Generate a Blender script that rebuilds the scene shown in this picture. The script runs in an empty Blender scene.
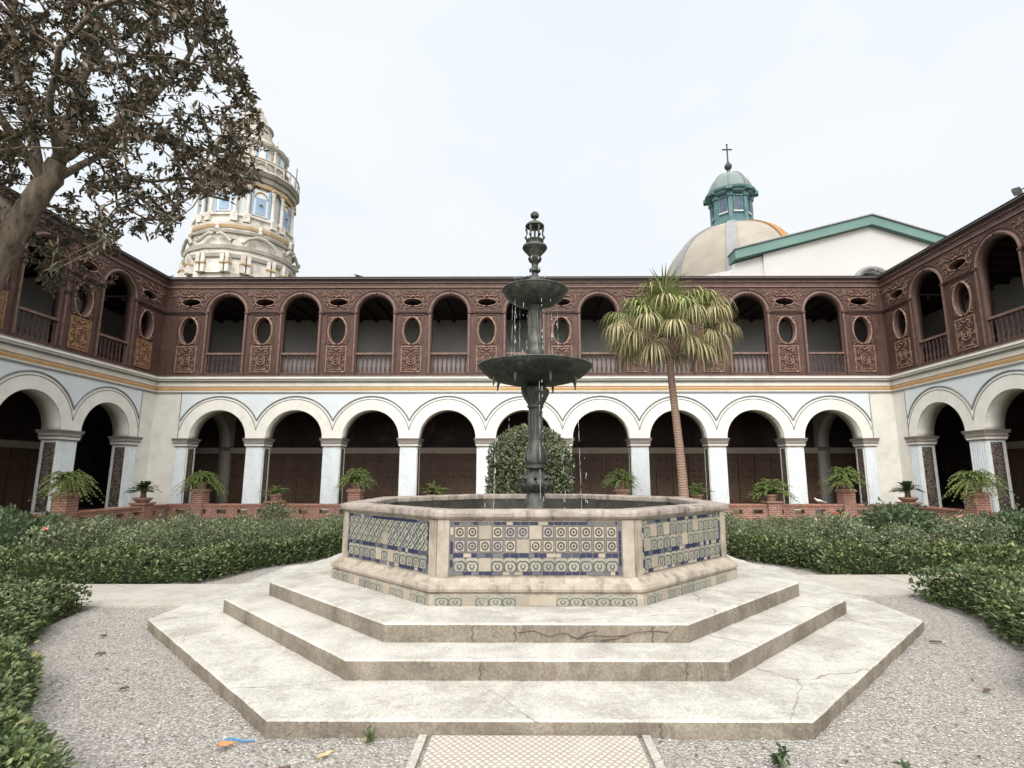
import bpy, bmesh, math, random
import numpy as np
from mathutils import Vector, Matrix

random.seed(7)
RN = np.random.default_rng(11)
PI = math.pi
sc = bpy.context.scene
COL = sc.collection

# ------------------------------------------------------------------ camera
cd = bpy.data.cameras.new('camera'); cam = bpy.data.objects.new('camera', cd); COL.objects.link(cam)
cd.sensor_fit = 'HORIZONTAL'; cd.sensor_width = 36.0; cd.lens = 544.45 / 1024 * 36.0; cd.shift_x = -11.3 / 1024
cd.clip_start = 0.05; cd.clip_end = 2000
cam.location = (-0.076, -7.745, 1.6)
cam.rotation_euler = (math.radians(90 + 9.51), 0, math.radians(0.351))
sc.camera = cam

# ------------------------------------------------------------------ world: overcast sky over a Nishita sky
SUN_EL, SUN_AZ = math.radians(42), math.radians(186)
world = bpy.data.worlds.new('World'); sc.world = world; world.use_nodes = True
wt = world.node_tree; wt.nodes.clear()
wo = wt.nodes.new('ShaderNodeOutputWorld'); bg = wt.nodes.new('ShaderNodeBackground')
sky = wt.nodes.new('ShaderNodeTexSky'); sky.sky_type = 'NISHITA'; sky.sun_disc = False
sky.sun_elevation = SUN_EL; sky.sun_rotation = SUN_AZ
tc = wt.nodes.new('ShaderNodeTexCoord'); sep = wt.nodes.new('ShaderNodeSeparateXYZ')
wt.links.new(tc.outputs['Generated'], sep.inputs[0])
ramp = wt.nodes.new('ShaderNodeValToRGB')           # cloud layer brightness by height above the horizon
wt.links.new(sep.outputs['Z'], ramp.inputs[0])
cr = ramp.color_ramp
cr.elements[0].position = 0.0; cr.elements[0].color = (6.5, 6.7, 6.85, 1)
cr.elements[1].position = 0.45; cr.elements[1].color = (7.0, 7.2, 7.35, 1)
e = cr.elements.new(0.74); e.color = (7.1, 7.3, 7.45, 1)
e = cr.elements.new(1.0); e.color = (11, 11.2, 11.4, 1)
nz = wt.nodes.new('ShaderNodeTexNoise'); nz.inputs['Scale'].default_value = 1.6; nz.inputs['Detail'].default_value = 4
mp = wt.nodes.new('ShaderNodeMapping'); mp.inputs['Scale'].default_value = (1, 1, 2.2)
wt.links.new(tc.outputs['Generated'], mp.inputs[0]); wt.links.new(mp.outputs[0], nz.inputs['Vector'])
r2 = wt.nodes.new('ShaderNodeValToRGB'); wt.links.new(nz.outputs[0], r2.inputs[0])
r2.color_ramp.elements[0].position = 0.35; r2.color_ramp.elements[0].color = (0.90, 0.955, 0.98, 1)
r2.color_ramp.elements[1].position = 0.62; r2.color_ramp.elements[1].color = (1.0, 1.0, 1.0, 1)
mul = wt.nodes.new('ShaderNodeMix'); mul.data_type = 'RGBA'; mul.blend_type = 'MULTIPLY'; mul.inputs[0].default_value = 1
wt.links.new(ramp.outputs[0], mul.inputs[6]); wt.links.new(r2.outputs[0], mul.inputs[7])
mx = wt.nodes.new('ShaderNodeMix'); mx.data_type = 'RGBA'; mx.inputs[0].default_value = 0.93
wt.links.new(sky.outputs[0], mx.inputs[6]); wt.links.new(mul.outputs[2], mx.inputs[7])
# cloud glow round the sun behind the camera, added to brighten walls facing it
dotn = wt.nodes.new('ShaderNodeVectorMath'); dotn.operation = 'DOT_PRODUCT'
wt.links.new(tc.outputs['Generated'], dotn.inputs[0])
dotn.inputs[1].default_value = (math.cos(SUN_EL) * math.sin(SUN_AZ), math.cos(SUN_EL) * math.cos(SUN_AZ), math.sin(SUN_EL))
r3 = wt.nodes.new('ShaderNodeValToRGB'); wt.links.new(dotn.outputs['Value'], r3.inputs[0])
r3.color_ramp.elements[0].position = 0.25; r3.color_ramp.elements[0].color = (0, 0, 0, 1)
r3.color_ramp.elements[1].position = 1.0; r3.color_ramp.elements[1].color = (20, 19.2, 18, 1)
addn = wt.nodes.new('ShaderNodeMix'); addn.data_type = 'RGBA'; addn.blend_type = 'ADD'; addn.inputs[0].default_value = 1
wt.links.new(mx.outputs[2], addn.inputs[6]); wt.links.new(r3.outputs[0], addn.inputs[7])
wt.links.new(addn.outputs[2], bg.inputs['Color']); bg.inputs['Strength'].default_value = 0.1
wt.links.new(bg.outputs[0], wo.inputs[0])

sl = bpy.data.lights.new('sun', 'SUN'); sl.energy = 1.5; sl.angle = math.radians(22); sl.color = (1, 0.96, 0.9)
so = bpy.data.objects.new('sun', sl); COL.objects.link(so)
sd = Vector((math.cos(SUN_EL) * math.sin(SUN_AZ), math.cos(SUN_EL) * math.cos(SUN_AZ), math.sin(SUN_EL)))
so.rotation_euler = sd.to_track_quat('Z', 'Y').to_euler(); so.location = (0, -5, 30)

vs = sc.view_settings; vs.view_transform = 'Standard'; vs.look = 'None'; vs.gamma = 1; vs.use_curve_mapping = False
vs.exposure = 0.5
sc.render.engine = 'CYCLES'
sc.cycles.max_bounces = 6; sc.cycles.transparent_max_bounces = 8; sc.cycles.use_denoising = True

# ------------------------------------------------------------------ materials
MATS = {}
def srgb(h):
    v = [int(h[i:i+2], 16) / 255 for i in (0, 2, 4)]
    return tuple(c / 12.92 if c <= .04045 else ((c + .055) / 1.055) ** 2.4 for c in v)
class G:
    """a small node-graph writer"""
    def __init__(s, name):
        s.m = bpy.data.materials.new(name); s.m.use_nodes = True; s.t = s.m.node_tree; s.t.nodes.clear()
        s.out = s.n('ShaderNodeOutputMaterial'); s.b = s.n('ShaderNodeBsdfPrincipled')
        s.t.links.new(s.b.outputs[0], s.out.inputs[0]); MATS[name] = s.m
        s._c = None
    def n(s, k, **kw):
        x = s.t.nodes.new(k)
        for a, v in kw.items(): setattr(x, a, v)
        return x
    def l(s, a, b): s.t.links.new(a, b)
    def set(s, sock, v):
        if isinstance(v, (int, float)): sock.default_value = v
        elif isinstance(v, tuple): sock.default_value = v + (1,) if len(v) == 3 and sock.type == 'RGBA' else v
        else: s.l(v, sock)
    def co(s, kind='Object', scale=(1, 1, 1)):
        t = s.n('ShaderNodeTexCoord'); m = s.n('ShaderNodeMapping'); m.inputs['Scale'].default_value = scale
        s.l(t.outputs[kind], m.inputs[0]); return m.outputs[0]
    def noise(s, scale, detail=4, vec=None, rough=.55, dist=0):
        x = s.n('ShaderNodeTexNoise'); x.inputs['Scale'].default_value = scale; x.inputs['Detail'].default_value = detail
        x.inputs['Roughness'].default_value = rough; x.inputs['Distortion'].default_value = dist
        s.l(vec if vec is not None else s.co(), x.inputs['Vector']); return x.outputs[0]
    def voro(s, scale, vec=None, feature='F1', out='Distance', rnd=1):
        x = s.n('ShaderNodeTexVoronoi', feature=feature); x.inputs['Scale'].default_value = scale
        x.inputs['Randomness'].default_value = rnd
        s.l(vec if vec is not None else s.co(), x.inputs['Vector']); return x.outputs[out]
    def ramp(s, f, stops, interp='LINEAR'):
        x = s.n('ShaderNodeValToRGB'); x.color_ramp.interpolation = interp
        els = x.color_ramp.elements
        while len(els) < len(stops): els.new(.5)
        for e_, (p, c) in zip(els, stops):
            e_.position = p
            e_.color = (c, c, c, 1) if isinstance(c, (int, float)) else tuple(c) + (1,)
        s.set(x.inputs[0], f); return x.outputs[0]
    def mix(s, f, a, b, mode='MIX'):
        x = s.n('ShaderNodeMix', data_type='RGBA', blend_type=mode)
        s.set(x.inputs[0], f); s.set(x.inputs[6], a); s.set(x.inputs[7], b); return x.outputs[2]
    def math(s, op, a, b=0.0):
        x = s.n('ShaderNodeMath', operation=op); s.set(x.inputs[0], a); s.set(x.inputs[1], b); return x.outputs[0]
    def island(s): return s.n('ShaderNodeNewGeometry').outputs['Random Per Island']
    def bump(s, h, strength=.4, dist=.01):
        x = s.n('ShaderNodeBump'); x.inputs['Strength'].default_value = strength; x.inputs['Distance'].default_value = dist
        s.l(h, x.inputs['Height']); s.l(x.outputs[0], s.b.inputs['Normal'])
    def done(s, color, rough=.8, metal=0, spec=.3):
        s.set(s.b.inputs['Base Color'], color); s.set(s.b.inputs['Roughness'], rough); s.b.inputs['Metallic'].default_value = metal
        s.b.inputs['Specular IOR Level'].default_value = spec
        return s.m
def grunge(name, a, b, scale=3, rough=.8, bump=.25, bs=40, c=None, cs=1.2, spec=.3):
    """two tones of one surface broken up by noise, optionally blotched with a third"""
    g = G(name); col = g.mix(g.ramp(g.noise(scale, 6), [(.35, 0.), (.68, 1.)]), a, b)
    if c: col = g.mix(g.ramp(g.noise(cs, 8, rough=.7), [(.54, 0.), (.70, 1.)]), col, c)
    g.bump(g.noise(bs, 3), bump, .006); return g.done(col, rough, 0, spec)

# --- concrete platform
def concrete(name, a, b, c, streak=False):
    g = G(name)
    n1 = g.ramp(g.noise(1.5, 10, rough=.74, dist=.5), [(.42, 0.), (.60, 1.)])
    col = g.mix(n1, a, b)
    n2 = g.ramp(g.noise(4.5, 10, rough=.75), [(.50, 0.), (.68, .75)])
    col = g.mix(n2, col, c)
    fine = g.noise(60, 3)
    col = g.mix(.6, col, g.ramp(fine, [(.3, .25), (.7, .8)]), 'SOFT_LIGHT')
    med = g.ramp(g.noise(16, 8, rough=.75), [(.55, 0.), (.68, .5)]); col = g.mix(med, col, (.24, .215, .185))
    dark = g.ramp(g.noise(2.6, 12, rough=.8, dist=1.0), [(.56, 0.), (.70, .7)])
    col = g.mix(dark, col, (.215, .19, .155))
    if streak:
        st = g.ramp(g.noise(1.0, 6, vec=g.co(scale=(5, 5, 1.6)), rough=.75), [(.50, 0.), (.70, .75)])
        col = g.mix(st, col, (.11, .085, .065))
    wv = g.n('ShaderNodeMix', data_type='RGBA'); wv.inputs[0].default_value = .16
    g.l(g.co(), wv.inputs[6])
    nn = g.n('ShaderNodeTexNoise'); nn.inputs['Scale'].default_value = 3; nn.inputs['Detail'].default_value = 5; g.l(g.co(), nn.inputs['Vector'])
    g.l(nn.outputs['Color'], wv.inputs[7])
    crk = g.voro(.55 if not streak else .8, vec=wv.outputs[2], feature='DISTANCE_TO_EDGE')
    cm = g.ramp(crk, [(0., 1.), (.0035, 0.)])
    cm = g.math('MULTIPLY', cm, g.ramp(g.noise(.8, 3), [(.45, 0.), (.6, .85)]))
    col = g.mix(cm, col, (.10, .08, .06))
    h = g.math('SUBTRACT', g.noise(14, 8, rough=.7), cm)
    g.bump(h, .35, .012)
    return g.done(col, .85)
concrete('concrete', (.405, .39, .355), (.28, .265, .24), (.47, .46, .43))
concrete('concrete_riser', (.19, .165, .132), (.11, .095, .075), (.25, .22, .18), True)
concrete('path_concrete', (.36, .335, .30), (.30, .28, .25), (.40, .375, .34))
# --- stone of the basin
def stone(name, a, b, stain):
    g = G(name)
    col = g.mix(g.ramp(g.noise(5, 9, rough=.7), [(.38, 0.), (.62, 1.)]), a, b)
    st = g.ramp(g.noise(1.0, 7, vec=g.co(scale=(9, 9, 1.6)), rough=.65), [(.50, 0.), (.68, .85)])
    col = g.mix(st, col, stain)
    g.bump(g.noise(35, 6, rough=.7), .4, .01)
    return g.done(col, .8)
stone('basin_stone', (.37, .325, .265), (.26, .225, .18), (.13, .11, .09))
stone('coping_stone', (.34, .295, .255), (.21, .175, .155), (.09, .072, .065))
# --- glazed tiles, one uv square per tile
def tile_mat(name, pale, ink, kind, blue=(.03, .05, .20)):
    g = G(name); uv = g.n('ShaderNodeUVMap'); s_ = g.n('ShaderNodeSeparateXYZ'); g.l(uv.outputs[0], s_.inputs[0])
    x = g.math('SUBTRACT', s_.outputs[0], .5); y = g.math('SUBTRACT', s_.outputs[1], .5)
    ax = g.math('ABSOLUTE', x); ay = g.math('ABSOLUTE', y)
    r = g.math('SQRT', g.math('ADD', g.math('MULTIPLY', x, x), g.math('MULTIPLY', y, y)))
    if kind == 'rosette':
        ring = g.ramp(r, [(0., 1.), (.09, 1.), (.13, 0.), (.18, 0.), (.22, 1.), (.31, 1.), (.35, 0.)], 'LINEAR')
        fr = g.ramp(g.math('MAXIMUM', ax, ay), [(.38, 0.), (.41, .9), (.47, .9), (.49, .2)])
        ink_f = g.math('MAXIMUM', ring, fr)
    elif kind == 'diamond':
        d = g.math('ADD', ax, ay); dg_ = g.math('ABSOLUTE', g.math('SUBTRACT', x, y))
        rg_ = g.ramp(d, [(.16, 1.), (.20, 0.), (.34, 0.), (.38, 1.), (.50, 1.), (.54, 0.), (.80, 0.), (.84, 1.)]); ln_ = g.ramp(dg_, [(.07, 1.), (.12, 0.)])
        ink_f = g.math('MULTIPLY', g.math('MAXIMUM', rg_, ln_), .92)
    elif kind == 'leaf':
        w = g.math('SINE', g.math('ADD', g.math('MULTIPLY', r, 17), g.math('MULTIPLY', g.math('ARCTAN2', y, ax), 3)))
        ink_f = g.ramp(w, [(.22, 0.), (.6, .92)])
    else:
        ink_f = g.ramp(g.noise(9, 3), [(.5, 0.), (.6, .3)])
    isl = g.island()
    pale_c = g.mix(isl, pale, tuple(c * .72 for c in pale))
    ink_c = g.mix(g.ramp(isl, [(.55, 0.), (.8, 1.)]), ink, tuple(c * .8 + d * .2 for c, d in zip(ink, blue)))
    col = g.mix(ink_f, pale_c, ink_c)
    worn = g.ramp(g.noise(7, 6, rough=.7), [(.58, 0.), (.70, .6)])
    col = g.mix(worn, col, (.36, .31, .24))
    return g.done(col, .35, 0, .5)
tile_mat('tile_rosette', (.33, .31, .265), (.05, .035, .02), 'rosette')
tile_mat('tile_diamond', (.32, .31, .265), (.03, .033, .025), 'diamond')
tile_mat('tile_leaf', (.28, .27, .23), (.04, .042, .028), 'leaf')
tile_mat('tile_faded', (.27, .26, .22), (.075, .078, .05), 'leaf')
tile_mat('tile_bare', (.34, .295, .235), (.24, .205, .16), 'plain')
g = G('tile_blue'); g.done(g.mix(g.ramp(g.island(), [(.55, 0.), (.8, 1.)]), (.018, .023, .06), (.11, .112, .125)), .3, 0, .5)
# --- building
grunge('lime_white', (.69, .67, .62), (.60, .58, .53), 1.6, .85, .15, 20, (.52, .49, .43), 1.0)
grunge('archivolt_cream', (.74, .72, .67), (.67, .65, .60), 2, .85, .12, 20, (.54, .515, .455), 1.5)
grunge('pale_blue_wall', (.64, .685, .715), (.59, .63, .66), 2, .85, .1, 20)
grunge('pier_white', (.68, .72, .745), (.60, .635, .655), 3, .8, .12, 20, (.50, .51, .50), 2.4)
grunge('taupe', (.24, .20, .18), (.18, .155, .14), 5, .8, .15)
grunge('grey_moulding', (.25, .23, .215), (.19, .175, .165), 5, .8, .1)
grunge('ochre', (.52, .29, .10), (.44, .24, .09), 5, .8, .1)
grunge('inner_plaster', (.5, .47, .43), (.42, .40, .36), 1.5, .9, .1, 20)
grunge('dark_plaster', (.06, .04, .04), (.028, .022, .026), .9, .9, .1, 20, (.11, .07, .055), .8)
grunge('gallery_wall', (.66, .64, .635), (.58, .565, .56), 1, .9, .1, 20)
grunge('gallery_board', (.23, .205, .20), (.17, .15, .15), 2, .8)
grunge('gallery_floor', (.20, .16, .13), (.14, .11, .09), 2, .6)
g = G('wood')
wn = g.noise(1.0, 6, vec=g.co(scale=(9, 9, 1.2)), rough=.65)
wc = g.mix(g.ramp(wn, [(.3, 0.), (.7, 1.)]), (.056, .027, .022), (.098, .054, .044))
wc = g.mix(g.ramp(g.noise(2.2, 7, rough=.7), [(.52, 0.), (.70, .55)]), wc, (.15, .095, .078))
g.bump(wn, .25, .008); g.done(wc, .6)
grunge('carved_wood', (.27, .165, .125), (.12, .066, .053), 9, .65, .3, 50, (.40, .27, .19), 6)
grunge('golden_wood', (.31, .175, .095), (.16, .085, .055), 10, .55, .3, 50, (.42, .28, .16), 8)  # orange brown tone for the left wing's carved panels
grunge('dark_wood', (.035, .02, .018), (.055, .032, .027), 6, .7, .2)
grunge('wood_pale', (.19, .12, .10), (.12, .072, .06), 5, .6, .2)
grunge('stall_wood', (.14, .088, .06), (.06, .038, .028), 9, .55, .5, 30, (.30, .21, .13), 9)
grunge('stall_cornice', (.46, .40, .34), (.38, .33, .28), 4, .7, .2)
grunge('eave_metal', (.14, .125, .12), (.10, .09, .088), 4, .6, .1)
grunge('roof_mud', (.30, .27, .24), (.25, .22, .2), 3, .9, .2)
g = G('jamb_tile')
jv = g.co(scale=(1, 1, 1)); ck = g.n('ShaderNodeTexChecker'); ck.inputs['Scale'].default_value = 14; g.l(jv, ck.inputs[0])
vv = g.voro(26, out='Color'); sb = g.n('ShaderNodeSeparateColor'); g.l(vv, sb.inputs[0])
jc = g.mix(g.ramp(sb.outputs[0], [(.45, 0.), (.5, 1.)]), (.055, .038, .032), (.20, .17, .13))
jc = g.mix(g.math('MULTIPLY', ck.outputs[1], .45), jc, (.05, .05, .075)); g.done(jc, .4)
# --- brick
g = G('brick'); bt = g.n('ShaderNodeTexBrick'); bt.offset = .5
bt.inputs['Scale'].default_value = 1; bt.inputs['Brick Width'].default_value = .24; bt.inputs['Row Height'].default_value = .075
bt.inputs['Mortar Size'].default_value = .007; bt.inputs['Mortar Smooth'].default_value = .2
bt.inputs['Color1'].default_value = (.27, .115, .080, 1); bt.inputs['Color2'].default_value = (.18, .080, .060, 1); bt.inputs['Mortar'].default_value = (.42, .33, .28, 1)
t_ = g.n('ShaderNodeTexCoord'); s_ = g.n('ShaderNodeSeparateXYZ'); g.l(t_.outputs['Object'], s_.inputs[0]); cb = g.n('ShaderNodeCombineXYZ')
g.l(g.math('ADD', s_.outputs[0], s_.outputs[1]), cb.inputs[0]); g.l(s_.outputs[2], cb.inputs[1]); g.l(cb.outputs[0], bt.inputs[0])
bc = g.mix(g.ramp(g.noise(5, 7, rough=.7), [(.5, 0.), (.68, .6)]), bt.outputs[0], (.42, .27, .21))
g.bump(bt.outputs[1], -.5, .01); g.done(bc, .85)
grunge('coping_brick', (.30, .14, .10), (.38, .20, .15), 9, .85, .3, 40, (.20, .10, .08), 4)
grunge('terracotta', (.33, .19, .14), (.25, .15, .12), 7, .8, .3, 30, (.19, .15, .13), 3)
grunge('soil', (.06, .045, .03), (.10, .075, .05), 9, .95, .5)
# --- cast iron
g = G('cast_iron')
ic = g.mix(g.ramp(g.noise(6, 8, rough=.7), [(.4, 0.), (.65, 1.)]), (.030, .033, .029), (.072, .075, .062))
ic = g.mix(g.ramp(g.noise(1.0, 6, vec=g.co(scale=(16, 16, 2)), rough=.6), [(.55, 0.), (.72, .6)]), ic, (.20, .20, .17))
g.bump(g.noise(30, 5), .35, .008); g.done(ic, .5, .3, .5)
g = G('water'); g.bump(g.noise(9, 3), .25, .02); g.done((.02, .03, .025), .06, 0, .5)
g = G('water_drops'); g.done((.80, .85, .88), .1, 0, .6); g.b.inputs['Transmission Weight'].default_value = .5
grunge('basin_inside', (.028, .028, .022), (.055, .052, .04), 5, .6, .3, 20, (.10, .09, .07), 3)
# --- plants
def leaf_mat(name, stops, rough=.5, trans=.18, spec=.35):
    g = G(name); isl = g.island(); col = g.ramp(isl, stops)
    col = g.mix(g.ramp(g.noise(1.8, 3), [(.4, 0.), (.62, .4)]), col, g.mix(1., col, (1.5, 1.45, 1.1), 'MULTIPLY'))
    g.done(col, rough, 0, spec)
    tr = g.n('ShaderNodeBsdfTranslucent'); g.l(col, tr.inputs[0]); ms = g.n('ShaderNodeMixShader'); ms.inputs[0].default_value = trans
    g.l(g.b.outputs[0], ms.inputs[1]); g.l(tr.outputs[0], ms.inputs[2]); g.l(ms.outputs[0], g.out.inputs[0]); return g.m
leaf_mat('hedge_leaf', [(0., (.030, .048, .018)), (.4, (.060, .090, .034)), (.8, (.125, .165, .07)), (.95, (.22, .25, .13)), (1., (.22, .17, .09))])
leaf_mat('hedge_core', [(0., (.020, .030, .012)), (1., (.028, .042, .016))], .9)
leaf_mat('rose_leaf', [(0., (.045, .068, .030)), (.5, (.105, .14, .068)), (.9, (.22, .25, .15)), (.97, (.33, .34, .25)), (1., (.26, .13, .09))])
leaf_mat('topiary_leaf', [(0., (.050, .066, .034)), (.6, (.10, .115, .065)), (1., (.21, .215, .14))])
leaf_mat('fern_leaf', [(0., (.10, .14, .045)), (.6, (.18, .235, .08)), (1., (.27, .31, .13))])
leaf_mat('cycad_leaf', [(0., (.05, .085, .03)), (1., (.12, .16, .065))])
leaf_mat('tree_leaf', [(0., (.022, .030, .017)), (.42, (.048, .050, .030)), (.7, (.095, .062, .043)), (1., (.20, .15, .11))], .45, .12)
leaf_mat('palm_green', [(0., (.09, .12, .035)), (.6, (.18, .205, .07)), (1., (.30, .30, .13))])
leaf_mat('palm_dry', [(0., (.14, .13, .06)), (.6, (.25, .225, .12)), (1., (.38, .34, .21))])
leaf_mat('shrub_leaf', [(0., (.035, .060, .030)), (1., (.085, .12, .06))])
leaf_mat('petal_coral', [(0., (.62, .16, .12)), (1., (.75, .35, .28))], .6)
leaf_mat('petal_white', [(0., (.70, .66, .60)), (1., (.78, .75, .70))], .6)
leaf_mat('petal_red', [(0., (.42, .05, .05)), (1., (.55, .10, .08))], .6)
g = G('bark'); bn = g.noise(1.0, 8, vec=g.co(scale=(7, 7, 1.6)), rough=.7)
g.bump(bn, 1.0, .06); g.done(g.mix(g.ramp(bn, [(.35, 0.), (.65, 1.)]), (.06, .045, .033), (.25, .205, .16)), .9)
g = G('palm_bark'); pv = g.n('ShaderNodeTexWave', wave_type='BANDS', bands_direction='Z'); pv.inputs['Scale'].default_value = 4.5; pv.inputs['Distortion'].default_value = 6
g.l(g.co(), pv.inputs[0]); g.bump(pv.outputs[1], .6, .02); g.done(g.mix(pv.outputs[1], (.21, .135, .10), (.29, .20, .155)), .9)
grunge('twig', (.10, .075, .055), (.15, .12, .09), 9, .9)
# --- tower, church
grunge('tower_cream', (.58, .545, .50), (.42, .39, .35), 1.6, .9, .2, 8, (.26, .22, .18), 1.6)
grunge('tower_dark_stone', (.40, .365, .32), (.29, .265, .23), 1.4, .9, .2, 8)  # darker stone for mouldings, scrolls, railing and cap
grunge('tower_ochre', (.42, .30, .16), (.33, .23, .13), 2, .9, .1)
grunge('tower_blue', (.26, .36, .47), (.21, .29, .40), 2, .9, .1)
grunge('tower_pale', (.60, .61, .60), (.50, .52, .52), 2, .9, .1)
grunge('church_white', (.47, .46, .45), (.435, .425, .41), .3, .9, .05, 10)
grunge('church_teal', (.13, .215, .195), (.105, .18, .165), .8, .8, .05, 10)
grunge('dome_cream', (.29, .26, .22), (.24, .215, .18), .5, .85, .1, 10, (.33, .30, .255), .3)
grunge('dome_grey', (.24, .24, .245), (.19, .19, .20), .8, .8, .1, 10)
grunge('dome_orange', (.36, .19, .08), (.28, .15, .06), .8, .8, .1, 10)
grunge('lantern_teal', (.095, .175, .18), (.06, .125, .135), 1.5, .75, .1, 10, (.16, .23, .225), 1)
grunge('cupola_grey', (.20, .235, .22), (.145, .18, .175), 1, .7, .2, 10)
grunge('window_glass', (.05, .065, .10), (.09, .11, .16), 2, .2)
grunge('iron_black', (.03, .03, .03), (.05, .05, .05), 4, .6)
grunge('bird_grey', (.09, .09, .10), (.15, .15, .165), 9, .8)
grunge('bird_white', (.62, .60, .58), (.50, .49, .47), 9, .8)
grunge('leaf_orange', (.52, .20, .08), (.42, .15, .06), 20, .7)
grunge('leaf_tan', (.50, .36, .19), (.38, .26, .14), 20, .7)
grunge('leaf_brown', (.10, .065, .05), (.07, .05, .04), 20, .8)
grunge('plastic_blue', (.03, .20, .42), (.03, .15, .32), 20, .4)
# --- ground
g = G('gravel')
v1 = g.n('ShaderNodeTexVoronoi'); v1.inputs['Scale'].default_value = 60; g.l(g.co(), v1.inputs['Vector'])
sc1 = g.n('ShaderNodeSeparateColor'); g.l(v1.outputs['Color'], sc1.inputs[0])
v2 = g.n('ShaderNodeTexVoronoi'); v2.inputs['Scale'].default_value = 120; g.l(g.co(), v2.inputs['Vector'])
sc2 = g.n('ShaderNodeSeparateColor'); g.l(v2.outputs['Color'], sc2.inputs[0])
gc = g.ramp(sc1.outputs[0], [(0., (.14, .13, .115)), (.35, (.28, .265, .245)), (.8, (.41, .39, .365)), (1., (.56, .545, .52))])
gc = g.mix(.4, gc, g.ramp(sc2.outputs[0], [(0., (.12, .105, .092)), (1., (.50, .47, .435))]))
gc = g.mix(g.ramp(v1.outputs['Distance'], [(.45, 0.), (.75, .55)]), gc, (.13, .115, .10))
gc = g.mix(g.ramp(g.noise(.9, 6, rough=.7), [(.45, 0.), (.68, .4)]), gc, (.25, .22, .19))
hh = g.math('ADD', g.math('MULTIPLY', v1.outputs['Distance'], -1), g.math('MULTIPLY', v2.outputs['Distance'], -.5))
g.bump(hh, .9, .012); g.done(gc, .9)
g = G('pebble'); g.done(g.ramp(g.island(), [(0., (.13, .115, .10)), (.4, (.27, .25, .225)), (1., (.50, .48, .445))]), .85)
g = G('garden_soil'); g.bump(g.noise(12, 6), .6, .03)
g.done(g.mix(g.ramp(g.noise(5, 6), [(.4, 0.), (.6, 1.)]), (.06, .055, .03), (.05, .075, .025)), .95)
g = G('walk_tile')
s_ = g.n('ShaderNodeSeparateXYZ'); g.l(g.co(), s_.inputs[0])
a_ = g.math('ABSOLUTE', g.math('SINE', g.math('MULTIPLY', g.math('ADD', s_.outputs[0], g.math('MULTIPLY', s_.outputs[1], .8)), 68)))
b_ = g.math('ABSOLUTE', g.math('SINE', g.math('MULTIPLY', g.math('SUBTRACT', s_.outputs[0], g.math('MULTIPLY', s_.outputs[1], .8)), 68)))
hgt = g.math('MINIMUM', a_, b_)
wc = g.mix(g.ramp(hgt, [(.12, 0.), (.4, 1.)]), (.25, .215, .18), (.44, .40, .35))
wc = g.mix(g.ramp(g.noise(3, 7, rough=.7), [(.5, 0.), (.7, .4)]), wc, (.50, .47, .42))
g.bump(hgt, .6, .012); g.done(wc, .8)

M = MATS
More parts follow.
